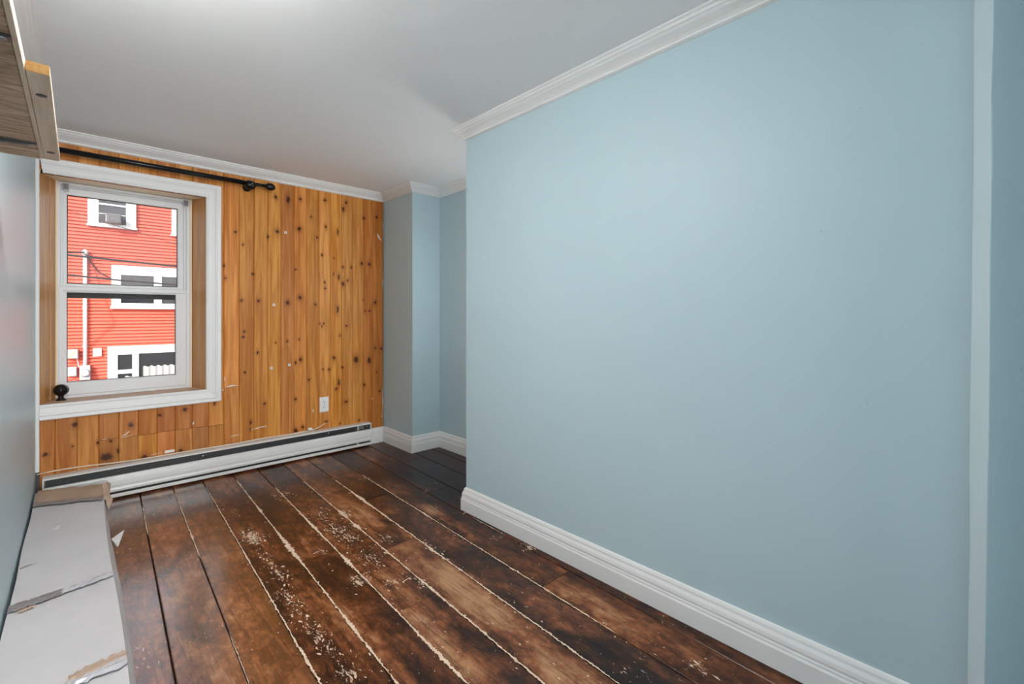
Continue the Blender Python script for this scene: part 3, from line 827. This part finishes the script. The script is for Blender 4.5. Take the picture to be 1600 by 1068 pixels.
# ---- spare finial standing on the sill
fin = empty('rod_finial', (-0.070, 3.628, 0.5675))
tag(fin, 'black ribbed ball finial standing on the window sill', 'finial')
bz = 0.5685
obj('foot', lathe(bmesh.new(), [(0.022, 0), (0.023, 0.004), (0.014, 0.011), (0.010, 0.018), (0.014, 0.024), (0.012, 0.030)], (-0.070, 3.628, bz), (0, 0, 1), 20), M['black'], fin, True)
bm = bmesh.new()
n, m_ = 32, 14
cz = bz + 0.058
rows = []
for j in range(m_ + 1):
    ph = math.pi * j / m_
    rows.append([])
    for k in range(n):
        th = 2 * math.pi * k / n
        r = 0.0325 * (1 + 0.04 * math.cos(8 * th))
        rows[-1].append(bm.verts.new((-0.070 + r * math.sin(ph) * math.cos(th), 3.628 + r * math.sin(ph) * math.sin(th), cz - 0.033 * math.cos(ph))) if 0 < j < m_ else None)
top = bm.verts.new((-0.070, 3.628, cz + 0.033)); bot = bm.verts.new((-0.070, 3.628, cz - 0.033))
for j in range(m_):
    for k in range(n):
        k2 = (k + 1) % n
        if j == 0: bm.faces.new((bot, rows[1][k2], rows[1][k]))
        elif j == m_ - 1: bm.faces.new((top, rows[j][k], rows[j][k2]))
        else: bm.faces.new((rows[j][k], rows[j][k2], rows[j + 1][k2], rows[j + 1][k]))
obj('ball', bm, M['black'], fin, True)

# ---- two clear plastic blind brackets at the top of the window
def blind_bracket(x, z, label):
    e = empty('blind_bracket', (x, YF - 0.012, z))
    tag(e, label, 'bracket', 'clear blind brackets on the window head')
    bm = bmesh.new()
    box(bm, x - 0.014, x + 0.014, YF - 0.016, YF - 0.012, z - 0.020, z + 0.020, 0.0015)
    o = obj('plate', bm, M['clip'], e)
    obj('rim', ringframe(bmesh.new(), x - 0.015, x + 0.015, z - 0.021, z + 0.020, 0.0028, 0.0028, 0.0028, 0.0028, YF - 0.022, YF - 0.006, 0.0008), plain('bracket_rim', (0.66, 0.66, 0.67), 0.25), e)
    boxo('tongue', x - 0.005, x + 0.005, YF - 0.022, YF - 0.012, z - 0.012, z + 0.014, M['clip'], e, 0.001)
blind_bracket(-0.052, 1.790, 'small clear plastic blind bracket at the top left of the window')
blind_bracket(0.519, 1.790, 'small clear plastic blind bracket at the top right of the window')

# ---- outlet
ot = empty('wall_outlet', (1.358, YB, 0.37))
tag(ot, 'white double power outlet on the pine wall above the heater', 'outlet')
boxo('cover_plate', 1.324, 1.392, YB - 0.006, YB, 0.314, 0.427, M['plastic'], ot, 0.0025, 2)
for z in (0.390, 0.351):
    rc = obj('receptacle', lathe(bmesh.new(), [(0.0165, 0), (0.0165, 0.0015), (0.015, 0.0022), (0, 0.0022)], (1.358, YB - 0.006, z), (0, -1, 0), 24), M['plastic'], ot)
    for dx, h in ((-0.0063, 0.0042), (0.0063, 0.0035)):
        boxo('slot', 1.358 + dx - 0.0012, 1.358 + dx + 0.0012, YB - 0.0086, YB - 0.0080, z + 0.003 - h, z + 0.003 + h, M['slot'], rc)
    boxo('slot', 1.3558, 1.3602, YB - 0.0086, YB - 0.0080, z - 0.0105, z - 0.0065, M['slot'], rc)
obj('screw', lathe(bmesh.new(), [(0.003, 0), (0.003, 0.001), (0, 0.0015)], (1.358, YB - 0.006, 0.3705), (0, -1, 0), 10), M['steel'], ot)

# ---- baseboard heater
ht = empty('baseboard_heater', (0.785, YB - 0.035, 0.0))
tag(ht, 'long white electric baseboard heater with dark slots along the pine wall', 'heater')
hx0, hx1, jx = -0.135, 1.706, 1.600
F0 = YB - 0.0715
boxo('back_plate', hx0, hx1, YB - 0.010, YB - 0.001, 0.012, 0.186, M['heater'], ht)
obj('top_hood', prism(bmesh.new(), [(YB - 0.010, 0.187), (F0 + 0.012, 0.187), (F0 + 0.004, 0.184), (F0, 0.181), (F0, 0.177), (F0 + 0.003, 0.177), (F0 + 0.006, 0.180), (F0 + 0.014, 0.184), (YB - 0.010, 0.184)], 'x', hx0, hx1), M['heater'], ht)
obj('front_panel', prism(bmesh.new(), [(F0 + 0.010, 0.136), (F0 + 0.002, 0.133), (F0 - 0.002, 0.126), (F0 - 0.004, 0.108), (F0 - 0.004, 0.085), (F0 - 0.001, 0.070), (F0 - 0.003, 0.058), (F0 + 0.001, 0.046), (F0 + 0.014, 0.043), (F0 + 0.014, 0.046), (F0 + 0.006, 0.049), (F0 + 0.004, 0.124), (F0 + 0.010, 0.132)], 'x', hx0, hx1 - 0.001), M['heater'], ht)
obj('bottom_lip', prism(bmesh.new(), [(YB - 0.010, 0.012), (F0 + 0.004, 0.012), (F0, 0.015), (F0 - 0.001, 0.031), (F0 + 0.002, 0.033), (F0 + 0.005, 0.030), (F0 + 0.007, 0.016), (YB - 0.010, 0.015)], 'x', hx0, hx1), M['heater'], ht)
boxo('deflector', hx0 + 0.01, jx, F0 + 0.016, YB - 0.012, 0.118, 0.180, M['fin'], ht)
bm = bmesh.new()
x = hx0 + 0.02
while x < jx - 0.02:
    box(bm, x, x + 0.0012, F0 + 0.010, F0 + 0.018, 0.136, 0.160)
    x += 0.010
tag(obj('fin_row', bm, M['fin'], ht), kind='stuff')
boxo('lower_shade', hx0 + 0.01, jx, F0 + 0.020, YB - 0.012, 0.020, 0.046, M['slot'], ht)
for xx in (hx0 - 0.002, hx1 - 0.004):
    boxo('end_cap', xx, xx + 0.006, F0 - 0.003, YB - 0.001, 0.012, 0.188, M['heater'], ht, 0.0015)
boxo('divider', jx - 0.004, jx + 0.001, F0 + 0.002, F0 + 0.02, 0.142, 0.176, M['heater'], ht)
boxo('divider', jx - 0.004, jx + 0.001, F0 + 0.002, F0 + 0.02, 0.030, 0.046, M['heater'], ht)
boxo('junction_box', jx + 0.002, hx1 - 0.006, F0 + 0.014, YB - 0.012, 0.020, 0.176, M['slot'], ht)
boxo('junction_label', jx + 0.004, jx + 0.050, F0 + 0.0125, F0 + 0.0138, 0.146, 0.170, plain('grey_label', (0.16, 0.165, 0.17), 0.5, var=0.8, scale=220), ht)
boxo('junction_label', jx + 0.066, jx + 0.088, F0 + 0.0125, F0 + 0.0138, 0.158, 0.166, plain('grey_label_2', (0.14, 0.14, 0.15), 0.5, var=0.8, scale=220), ht)
for xx, z in ((0.575, 0.158), (1.37, 0.160)):
    obj('screw', lathe(bmesh.new(), [(0.004, 0), (0.004, 0.002), (0, 0.003)], (xx, F0 + 0.016, z), (0, -1, 0), 10), M['heater'], ht)

# ---- the cable on top of the heater
cb = empty('cable', (0.6, YB - 0.012, 0.19))
tag(cb, 'thin cream cable lying along the top of the baseboard heater', 'cable')
pts = [(-0.160, YB - 0.006, 0.202), (-0.10, YB - 0.006, 0.206), (-0.03, YB - 0.007, 0.207), (0.05, YB - 0.008, 0.204), (0.14, YB - 0.010, 0.197), (0.25, YB - 0.012, 0.1925)]
for k in range(12):
    pts.append((0.32 + k * 0.073, YB - 0.012 - 0.002 * math.sin(k * 1.3), 0.1915 + 0.0012 * math.sin(k * 0.9)))
pts += [(1.19, YB - 0.012, 0.1920), (1.25, YB - 0.014, 0.194), (1.29, YB - 0.016, 0.200), (1.325, YB - 0.014, 0.210), (1.348, YB - 0.010, 0.221), (1.362, YB - 0.004, 0.226), (1.368, YB + 0.002, 0.226)]
obj('wire', tube(bmesh.new(), pts, 0.0035, 8), M['cable'], cb, True)
boxo('connector', 1.238, 1.262, YB - 0.024, YB - 0.012, 0.1980, 0.2140, M['plastic'], cb, 0.002)
# tilt the connector's plug by a short barrel
obj('barrel', tube(bmesh.new(), [(1.232, YB - 0.018, 0.214), (1.272, YB - 0.020, 0.195)], 0.0055, 10), M['plastic'], cb, True)

# ---- white cable clip on the pine and screw anchors
cl = empty('cable_clip', (0.410, YB, 0.197))
tag(cl, 'flat white plastic clip on the pine wall just above the heater', 'clip')
boxo('plate', 0.386, 0.436, YB - 0.004, YB, 0.2000, 0.2160, M['plastic'], cl, 0.0018)
boxo('ridge', 0.392, 0.430, YB - 0.0065, YB - 0.004, 0.205, 0.211, M['plastic'], cl, 0.001)
def anchor(x, z, label):
    e = empty('wall_anchor', (x, YB, z))
    tag(e, label, 'wall anchor', 'white screw anchors in the pine boards')
    obj('collar', lathe(bmesh.new(), [(0.0095, 0), (0.0095, 0.001), (0.0085, 0.002), (0.0035, 0.002), (0.003, 0.0004)], (x, YB - 0.0002, z), (0, -1, 0), 16), M['plastic'], e)
    obj('hole', lathe(bmesh.new(), [(0.0036, 0.0), (0.0036, 0.0009), (0, 0.0009)], (x, YB - 0.0002, z), (0, -1, 0), 10), M['slot'], e)
anchor(1.084, 1.645, 'white screw anchor high in the pine wall, topmost of the four')
anchor(1.006, 1.122, 'white screw anchor at mid height in the pine wall, right of the window')
anchor(0.991, 0.676, 'low white screw anchor in the pine, left one of the lower pair')
anchor(1.110, 0.689, 'low white screw anchor in the pine, right one of the lower pair')

# ---- ceiling lamp (above and outside the picture)
def dome_lamp(LX, LY, strength, label, R=0.15):
    lp = empty('ceiling_lamp', (LX, LY, ZC))
    tag(lp, label, 'lamp')
    obj('rim', lathe(bmesh.new(), [(R * 1.1, 0), (R * 1.1, 0.014), (R * 1.01, 0.018), (R, 0.004)], (LX, LY, ZC), (0, 0, -1), 28), M['trim'], lp)
    em = bpy.data.materials.new('opal_glow'); em.use_nodes = True
    eb = em.node_tree.nodes['Principled BSDF']
    eb.inputs['Base Color'].default_value = (0.9, 0.9, 0.88, 1)
    eb.inputs['Emission Color'].default_value = (1.0, 0.965, 0.925, 1)
    eb.inputs['Emission Strength'].default_value = strength
    gb = [(R * 0.985 * math.cos(math.pi / 2 * k / 8), 0.010 + 0.075 * math.sin(math.pi / 2 * k / 8)) for k in range(8)] + [(0, 0.085)]
    obj('dome', lathe(bmesh.new(), gb, (LX, LY, ZC), (0, 0, -1), 28), em, lp, True)
dome_lamp(0.14, 1.30, LAMP_EMISSION, 'round opal dome lamp flush on the ceiling near the shelf')
# unseen fill lamp added in the nook, round the corner of the right-hand wall
pn = empty('nook_fill_lamp', (1.97, 2.13, ZC))
tag(pn, 'added opal globe fill lamp hanging unseen in the nook', 'lamp')
obj('ceiling_rose', lathe(bmesh.new(), [(0.045, 0), (0.045, 0.012), (0.01, 0.028)], (1.97, 2.13, ZC), (0, 0, -1), 20), M['trim'], pn)
obj('cord', tube(bmesh.new(), [(1.97, 2.13, ZC - 0.02), (1.97, 2.13, 1.33)], 0.003, 8), M['plastic'], pn)
pe = bpy.data.materials.new('nook_fill_glow'); pe.use_nodes = True
pb = pe.node_tree.nodes['Principled BSDF']
pb.inputs['Base Color'].default_value = (0.9, 0.9, 0.88, 1)
pb.inputs['Emission Color'].default_value = (1.0, 0.965, 0.925, 1)
pb.inputs['Emission Strength'].default_value = NOOK_FILL_EMISSION
obj('globe', lathe(bmesh.new(), [(0.0, 0.0)] + [(0.075 * math.sin(math.pi * k / 10), 0.075 - 0.075 * math.cos(math.pi * k / 10)) for k in range(1, 10)] + [(0, 0.15)], (1.97, 2.13, 1.335), (0, 0, -1), 20), pe, pn, True)

# ---- wooden shelf on the left wall
sh = empty('wall_shelf', (-0.1, 1.1, 1.49))
tag(sh, 'rough tan wooden shelf on the left wall seen from below with metal brackets', 'shelf')
sw = [raw_wood('shelf_wood_%d' % k, a, b, (0.18, 1, 1), k * 3, 0.8, 90) for k, (a, b) in enumerate((((0.20, 0.12, 0.07), (0.52, 0.37, 0.25)), ((0.29, 0.18, 0.11), (0.64, 0.47, 0.34)), ((0.38, 0.25, 0.16), (0.74, 0.57, 0.43)), ((0.42, 0.27, 0.16), (0.76, 0.57, 0.42))))]
pale = raw_wood('shelf_edge_wood', (0.70, 0.55, 0.41), (0.86, 0.71, 0.56), (1, 0.12, 1), 4, 0.75, 40)
gold = raw_wood('end_grain', (0.34, 0.17, 0.045), (0.52, 0.28, 0.085), (1, 1, 1), 8, 0.7, 70)
SZ = 1.492
ysl = [0.20, 0.62, 0.96, 1.30, 1.615, 1.765, 1.848]
for k in range(len(ysl) - 1):
    boxo('shelf_board', XL + 0.001, -0.078, ysl[k] + 0.0012, ysl[k + 1] - 0.0012, SZ + (0.0 if k < 5 else -0.003), SZ + 0.022, sw[(0, 1, 1, 2, 3, 3)[k]], sh, 0.0015)
boxo('front_lip', -0.0775, -0.070, 0.20, 1.848, SZ - 0.001, SZ + 0.024, pale, sh, 0.001)
st = boxo('front_strip', -0.0695, -0.038, 1.205, 1.852, SZ, SZ + 0.019, pale, sh, 0.0015)
boxo('strip_end', -0.0690, -0.0385, 1.2030, 1.2052, SZ + 0.0005, SZ + 0.0185, gold, st)
for y in (1.320, 1.765):
    sc = obj('screw', lathe(bmesh.new(), [(0.0085, 0), (0.008, 0.0012), (0.004, 0.0018), (0, 0.0018)], (-0.0535, y, SZ), (0, 0, -1), 14), M['dark_steel'], st)
for y in (1.075, 1.700):
    br = empty('bracket', (XL, y, SZ)); br.parent = sh; br.matrix_parent_inverse = parent_inv(sh)
    bm = bmesh.new()
    prism(bm, [(XL + 0.001, SZ - 0.012), (XL + 0.001, SZ - 0.001), (-0.079, SZ - 0.0005), (-0.076, SZ - 0.004), (-0.090, SZ - 0.007)], 'y', y - 0.008, y + 0.008)
    obj('arm', bm, M['dark_steel'], br)
    obj('screw', lathe(bmesh.new(), [(0.007, 0), (0.0065, 0.0015), (0, 0.002)], (-0.088, y - 0.001, SZ - 0.006), (0, 0, -1), 14), M['steel'], br)
    boxo('wall_leg', XL + 0.0005, XL + 0.003, y - 0.008, y + 0.008, SZ - 0.03, SZ - 0.001, M['dark_steel'], br)

# ---- long cardboard box on the floor by the left wall
def card(name, a, b, seed, fold=0.3):
    t = NT(name)
    p = t.vec('ADD', t.pos(), (seed, seed, seed))
    f = t.noise(p, 5, 4, 0.6)
    c = t.mix(f, a, b)
    smudge = t.noise(t.vec('MULTIPLY', p, (1, 2.5, 1)), 16, 4, 0.7)
    c = t.mix(t.smooth(smudge, 0.66, 0.76, 0, 0.30), c, (0.20, 0.18, 0.18))
    h = t.math('ADD', t.noise(t.vec('MULTIPLY', p, (0.3, 1, 1)), 120, 2), t.math('MULTIPLY', t.noise(p, 11, 3), 2.0))
    t.bump(h, fold, 0.004)
    return t.out(c, 0.62)
M['card'] = card('whitish_cardboard', (0.55, 0.53, 0.545), (0.66, 0.64, 0.65), 1)
M['brown_card'] = card('brown_cardboard', (0.40, 0.27, 0.19), (0.56, 0.42, 0.32), 4, 0.6)
M['tape'] = plain('shiny_packing_tape', (0.62, 0.62, 0.66), 0.16, 0.25, var=0.25, scale=50, bump=0.3)
M['tape_grey'] = plain('creased_grey_tape', (0.27, 0.25, 0.25), 0.3, 0.1, var=0.35, scale=70, bump=0.4)
bx = empty('cardboard_box', (-0.03, 2.3, 0))
tag(bx, 'long flat whitish cardboard box with peeling tape on the floor by the left wall', 'box')
BT = 0.140
def bl(y): return -0.156 + 0.0018 * math.sin(y * 9)                       # left edge
def brt(y): return 0.090 + 0.004 * math.sin(y * 4 + 1)                   # right top edge
def brb(y): return 0.106 + 0.014 * math.sin((y - 1.2) * 1.9) + 0.003 * math.sin(y * 23)   # bulging right foot
def top_z(u, y): return BT + 0.004 * math.sin(u * 3.0) * math.sin(y * 5.0) - 0.006 * math.exp(-((y - 2.115 - 0.04 * u) / 0.018) ** 2)
bm = bmesh.new()
NY, NU = 46, 10
def yend(u): return 3.395 - 0.10 * u       # the far edge runs askew
rows = []
for j in range(NY + 1):
    row = []
    for k in range(NU + 1):
        u = k / NU
        y = 1.25 + (yend(u) - 0.030 - 1.25) * j / NY
        row.append(bm.verts.new((bl(y) + (brt(y) - bl(y)) * u, y, top_z(u, y))))
    # side, down to the floor
    y = row[-1].co.y
    row.append(bm.verts.new((brt(y) * 0.45 + brb(y) * 0.55 + 0.004, y, 0.075)))
    row.append(bm.verts.new((brb(y), y, 0.0015)))
    row.append(bm.verts.new((bl(y), y, 0.0015)))
    rows.append(row)
W = NU + 4
for a, b in zip(rows, rows[1:]):
    for k in range(W):
        bm.faces.new((a[k], a[(k + 1) % W], b[(k + 1) % W], b[k]))
bm.faces.new(rows[0]); bm.faces.new(rows[-1])
obj('body', bm, M['card'], bx, False)
# far end: brown torn lid flap above the heater side
bm = bmesh.new()
r = random.Random(3)
A, B, C_ = [], [], []
for k in range(15):
    u = k / 14
    y = yend(u)
    x = -0.150 + 0.244 * u
    A.append(bm.verts.new((x, y - 0.235 - 0.03 * u + r.uniform(-0.010, 0.008), BT + 0.0065)))
    B.append(bm.verts.new((x, y - 0.110 + 0.05 * math.sin(u * 5) + r.uniform(-0.012, 0.012), BT + 0.012 + 0.006 * math.sin(u * 9))))
    C_.append(bm.verts.new((x, min(y + r.uniform(-0.006, 0.004), 3.415), BT + 0.004 + r.uniform(-0.003, 0.003))))
D_ = [bm.verts.new((v.co.x, v.co.y - 0.002, 0.03)) for v in C_]
for P_, Q_ in ((A, B), (B, C_), (C_, D_)):
    for k in range(14):
        bm.faces.new((P_[k], P_[k + 1], Q_[k + 1], Q_[k]))
obj('end_flap', bm, M['brown_card'], bx)
# grey crumpled band where the flap meets the lid
def band(name, y_of, w, mat, u0, u1, lift, seed, n=24, jag=0.25, thick=0.0):
    r = random.Random(seed)
    bm = bmesh.new()
    prev = None
    for k in range(n + 1):
        u = u0 + (u1 - u0) * k / n
        y = y_of(u)
        x = bl(y) + (brt(y) - bl(y)) * u
        ww = w * (1 + r.uniform(-jag, jag))
        zz = top_z(u, y) + lift
        cur = [bm.verts.new((x, y - ww, zz)), bm.verts.new((x, y - ww * 0.3, zz + 0.002 + r.uniform(0, 0.003))), bm.verts.new((x, y + ww * 0.2, zz + r.uniform(-0.0005, 0.002))), bm.verts.new((x, y + ww, zz))]
        if prev:
            for q in range(3): bm.faces.new((prev[q], prev[q + 1], cur[q + 1], cur[q]))
        prev = cur
    return obj(name, bm, mat, bx)
band('tape', lambda u: yend(u) - 0.245 - 0.02 * u, 0.030, M['tape_grey'], 0.0, 0.98, 0.008, 5)
s1 = lambda u: 2.085 + 0.050 * u
band('tape', s1, 0.024, M['tape_grey'], 0.0, 0.50, 0.006, 6)
band('tape', s1, 0.021, M['tape'], 0.48, 1.0, 0.007, 7)
band('torn_edge', lambda u: s1(u) + 0.033, 0.007, M['brown_card'], 0.30, 0.46, 0.004, 8, 10, 0.6)
band('torn_edge', lambda u: s1(u) - 0.034, 0.009, M['brown_card'], 0.10, 0.24, 0.004, 9, 10, 0.6)
s2 = lambda u: 1.535 + 0.045 * u
band('torn_edge', lambda u: s2(u) + 0.018, 0.018, M['brown_card'], 0.55, 1.0, 0.004, 10, 14, 0.5)
band('tape', lambda u: s2(u) - 0.012, 0.020, M['tape'], 0.45, 1.0, 0.006, 11, 14, 0.4)
# curled brown corner and a torn triangular tab on the right-hand side
pmesh('corner_flap', [(0.096, 3.285, 0.150), (0.112, 3.290, 0.154), (0.128, 3.262, 0.146), (0.108, 3.215, 0.060), (0.100, 3.22, 0.10), (0.122, 3.245, 0.095), (0.135, 3.235, 0.070), (0.116, 3.180, 0.030)],
      [(0, 1, 2, 5, 4), (4, 5, 6, 3), (3, 6, 7)], M['brown_card'], bx)
pmesh('torn_tab', [(0.104, 2.62, 0.085), (0.150, 2.665, 0.095), (0.124, 2.575, 0.060), (0.118, 2.60, 0.052)], [(0, 1, 2), (0, 2, 3)], M['card'], bx)
pmesh('torn_tab', [(-0.152, 2.40, BT + 0.004), (-0.112, 2.412, BT + 0.011), (-0.150, 2.43, BT + 0.006)], [(0, 1, 2)], M['card'], bx)
pmesh('torn_tab', [(-0.085, 2.73, BT + 0.004), (-0.055, 2.75, BT + 0.014), (-0.060, 2.72, BT + 0.004)], [(0, 1, 2)], M['card'], bx)

# ================================================================== OUTSIDE
GZ = -2.9
tag(boxo('street', -40, 40, YB + 0.35, 60, GZ - 0.2, GZ, plain('asphalt', (0.30, 0.295, 0.29), 0.9, var=0.2, scale=2)), 'grey asphalt street between the two houses', 'street')
red = plain('red_clapboard_paint', (0.66, 0.115, 0.072), 0.55, var=0.05, scale=2)
hw = plain('house_white_paint', (0.82, 0.82, 0.82), 0.5, var=0.02)
YH = 14.0
hs = empty('neighbour_house', (2.0, YH, GZ))
tag(hs, 'red clapboard house with white window trim across the street', 'house')
boxo('body', -1.4, 3.3, YH + 0.02, YH + 7, GZ, 4.75, red, hs)
boxo('roof', -1.55, 3.45, YH - 0.22, YH + 7.2, 4.75, 4.92, plain('roof_edge_white', (0.7, 0.7, 0.7), 0.7), hs)
bm = bmesh.new()
pitch = 0.0765
z = GZ
while z < 4.70:
    prism(bm, [(YH + 0.02, z), (YH - 0.032, z), (YH - 0.032, z + 0.006), (YH + 0.012, z + pitch), (YH + 0.02, z + pitch)], 'x', -1.4, 3.3)
    z += pitch
tag(obj('clapboards', bm, red, hs), kind='stuff')
def hwin(x0, x1, z0, z1, panes, rails=()):
    """white trim with openings; panes = [(x0,x1,z0,z1)]."""
    xs = sorted(set([x0, x1] + [v for p in panes for v in p[:2]]))
    zs = sorted(set([z0, z1] + [v for p in panes for v in p[2:]]))
    bm = bmesh.new()
    for i in range(len(xs) - 1):
        for j in range(len(zs) - 1):
            mx, mz = (xs[i] + xs[i + 1]) / 2, (zs[j] + zs[j + 1]) / 2
            if any(p[0] < mx < p[1] and p[2] < mz < p[3] for p in panes): continue
            box(bm, xs[i], xs[i + 1], YH - 0.085, YH + 0.01, zs[j], zs[j + 1])
    box(bm, x0 - 0.02, x1 + 0.02, YH - 0.105, YH, z0 - 0.03, z0 + 0.012)
    w = obj('window', bm, hw, hs)
    for p in panes:
        boxo('pane', p[0], p[1], YH - 0.050, YH - 0.040, p[2], p[3], M['house_glass'], w)
    return w
w_ac = hwin(0.156, 0.990, 3.085, 4.42, [(0.335, 0.812, 3.59, 3.85), (0.335, 0.812, 3.88, 4.25), (0.335, 0.812, 3.36, 3.555), (0.335, 0.812, 3.136, 3.35)])
hwin(1.677, 2.50, 3.03, 4.42, [(1.85, 2.32, 3.12, 3.62), (1.85, 2.32, 3.67, 4.25)])
hwin(0.556, 2.30, 1.226, 2.201, [(0.720, 1.329, 1.327, 1.985), (1.476, 2.10, 1.327, 1.985)])
w4 = hwin(0.490, 2.75, -1.10, 0.330, [(0.663, 0.925, -0.22, 0.135), (0.663, 0.925, -0.80, -0.31), (1.042, 2.50, -0.95, 0.143)])
# cafe curtain in the low window: each pane shows a gathered white cloth
def curtain(x0, x1, z0, z1, seed):
    r = random.Random(seed)
    bm = bmesh.new()
    prev = None
    n = int((x1 - x0) / 0.018)
    for k in range(n + 1):
        x = x0 + (x1 - x0) * k / n
        y = YH - 0.064 + 0.011 * math.sin(k * 0.9) + r.uniform(-0.001, 0.001)
        cur = [bm.verts.new((x, y, z0)), bm.verts.new((x, y, z1 + 0.014 * math.sin(k * 0.9)))]
        if prev: bm.faces.new((prev[0], cur[0], cur[1], prev[1]))
        prev = cur
    obj('curtain', bm, plain('curtain_cloth_%d' % seed, (0.38, 0.38, 0.36), 0.9), w4, True)
curtain(1.12, 2.45, -0.90, -0.17, 1)
curtain(0.79, 0.92, -0.78, -0.38, 2)
# corner board of the house and window air conditioner
ac = empty('air_conditioner', (0.58, YH - 0.1, 3.14))
tag(ac, 'grey window air conditioner in the upper window of the red house', 'air conditioner')
acg = plain('ac_grey', (0.16, 0.165, 0.175), 0.5)
boxo('case', 0.445, 0.715, YH - 0.34, YH - 0.088, 3.140, 3.335, acg, ac, 0.01)
boxo('grille', 0.462, 0.698, YH - 0.347, YH - 0.339, 3.160, 3.318, plain('ac_grille', (0.10, 0.105, 0.115), 0.6, var=0.5, scale=80), ac)
for k in range(8):
    boxo('louvre', 0.464, 0.696, YH - 0.352, YH - 0.3465, 3.166 + k * 0.019, 3.174 + k * 0.019, acg, ac)
for x0, x1 in ((0.345, 0.440), (0.720, 0.805)):
    boxo('side_panel', x0, x1, YH - 0.080, YH - 0.055, 3.145, 3.345, plain('ac_side_%d' % int(x0 * 100), (0.05, 0.05, 0.055), 0.6), ac)
# service pipe, meter and boxes on the red wall
grey = plain('meter_grey', (0.40, 0.40, 0.41), 0.5)
cream = plain('box_cream', (0.50, 0.46, 0.40), 0.5)
sp = empty('service_pipe', (0.114, YH - 0.05, -0.07))
tag(sp, 'white vertical electric service pipe on the red wall', 'pipe')
obj('conduit', tube(bmesh.new(), [(0.114, YH - 0.07, -0.07), (0.114, YH - 0.07, 2.42)], 0.034, 14), hw, sp, True)
obj('weather_head', lathe(bmesh.new(), [(0.034, 0), (0.052, 0.0), (0.055, 0.05), (0.045, 0.09), (0.02, 0.11), (0, 0.112)], (0.114, YH - 0.08, 2.40), (0, -0.35, 1), 16), plain('weather_head_grey', (0.55, 0.55, 0.56), 0.5), sp, True)
for z in (0.35, 1.2, 2.0):
    boxo('strap', 0.066, 0.162, YH - 0.066, YH - 0.034, z, z + 0.03, grey, sp)
mtv = empty('electric_meter', (0.11, YH - 0.05, -0.39))
tag(mtv, 'grey electric meter box with round dial below the white pipe', 'meter')
boxo('box', 0.022, 0.200, YH - 0.14, YH - 0.034, -0.39, -0.068, grey, mtv, 0.008)
obj('dial', lathe(bmesh.new(), [(0.078, 0), (0.078, 0.03), (0.066, 0.055), (0.05, 0.06), (0, 0.062)], (0.112, YH - 0.14, -0.235), (0, -1, 0), 24), plain('meter_glass', (0.45, 0.46, 0.45), 0.15), mtv, True)
obj('dial_ring', lathe(bmesh.new(), [(0.084, 0), (0.086, 0.012), (0.079, 0.016)], (0.112, YH - 0.14, -0.235), (0, -1, 0), 24), plain('meter_ring', (0.16, 0.16, 0.17), 0.4), mtv)
def ubox(name, x0, x1, z0, z1, mat, label, d=0.1):
    e = empty(name, ((x0 + x1) / 2, YH - 0.05, z0))
    tag(e, label, 'utility box')
    boxo('case', x0, x1, YH - d, YH - 0.034, z0, z1, mat, e, 0.012)
    boxo('lid', x0 + 0.012, x1 - 0.012, YH - d - 0.010, YH - d, z0 + 0.015, z1 - 0.012, mat, e, 0.004)
    return e
e = ubox('utility_box', -0.172, 0.004, 0.092, 0.300, cream, 'cream utility box on the red wall left of the pipe, uppermost', 0.13)
obj('cable_tail', tube(bmesh.new(), [(-0.02, YH - 0.05, 0.10), (0.0, YH - 0.04, 0.0), (0.01, YH - 0.03, -0.10)], 0.008, 6), hw, e)
ubox('utility_box', -0.165, -0.018, -0.300, -0.085, grey, 'grey utility box directly left of the electric meter')
ubox('utility_box', -0.160, -0.005, -0.62, -0.395, cream, 'cream utility box low on the red wall under the grey one')
vb = empty('wall_vent', (0.315, YH - 0.03, 0.12))
tag(vb, 'small white vent cover on the red wall right of the pipe', 'vent')
boxo('cover', 0.245, 0.388, YH - 0.07, YH - 0.034, 0.118, 0.300, hw, vb, 0.006)
for k in range(3):
    boxo('slat', 0.258, 0.375, YH - 0.080, YH - 0.068, 0.150 + k * 0.05, 0.162 + k * 0.05, hw, vb)
# overhead wires
def wire(pts, r, label, seg=14, mat=M['gasket']):
    P = []
    for (a, b) in zip(pts, pts[1:]):
        for k in range(seg):
            f = k / seg
            P.append([a[i] + (b[i] - a[i]) * f for i in range(3)])
    P.append(list(pts[-1]))
    tag(obj('overhead_wire', tube(bmesh.new(), P, r, 6), mat, None, True), label, 'wire')
YW = 10.0
wire([(-4.0, YW, 2.23), (-0.124, YW, 1.993), (1.271, YW, 1.915), (6.0, YW, 1.68)], 0.016, 'thick black overhead wire, upper of the pair crossing the window view')
wire([(-4.0, YW, 1.97), (-0.124, YW, 1.682), (0.5, YW, 1.628), (1.271, YW, 1.588), (6.0, YW, 1.36)], 0.014, 'black twisted overhead wire, lower of the pair crossing the window view')
wire([(-4.0, YW + 1, 4.1), (-0.136, YW + 1, 2.86), (1.40, YW + 1, 2.43), (6.0, YW + 1, 1.2)], 0.0045, 'thin slanting overhead wire high in the window view')
wire([(0.10, YH - 0.12, 2.44), (-0.25, YH - 0.6, 2.36), (-1.5, YH - 2.2, 2.42), (-4.0, YW + 0.1, 2.55)], 0.018, 'black service wire running left from the white pipe head')
wire([(0.14, YH - 0.11, 2.42), (0.20, YH - 0.06, 2.25), (0.34, YH - 0.05, 2.02), (0.54, YH - 0.05, 1.90)], 0.012, 'black loop of wire hanging right of the pipe head')
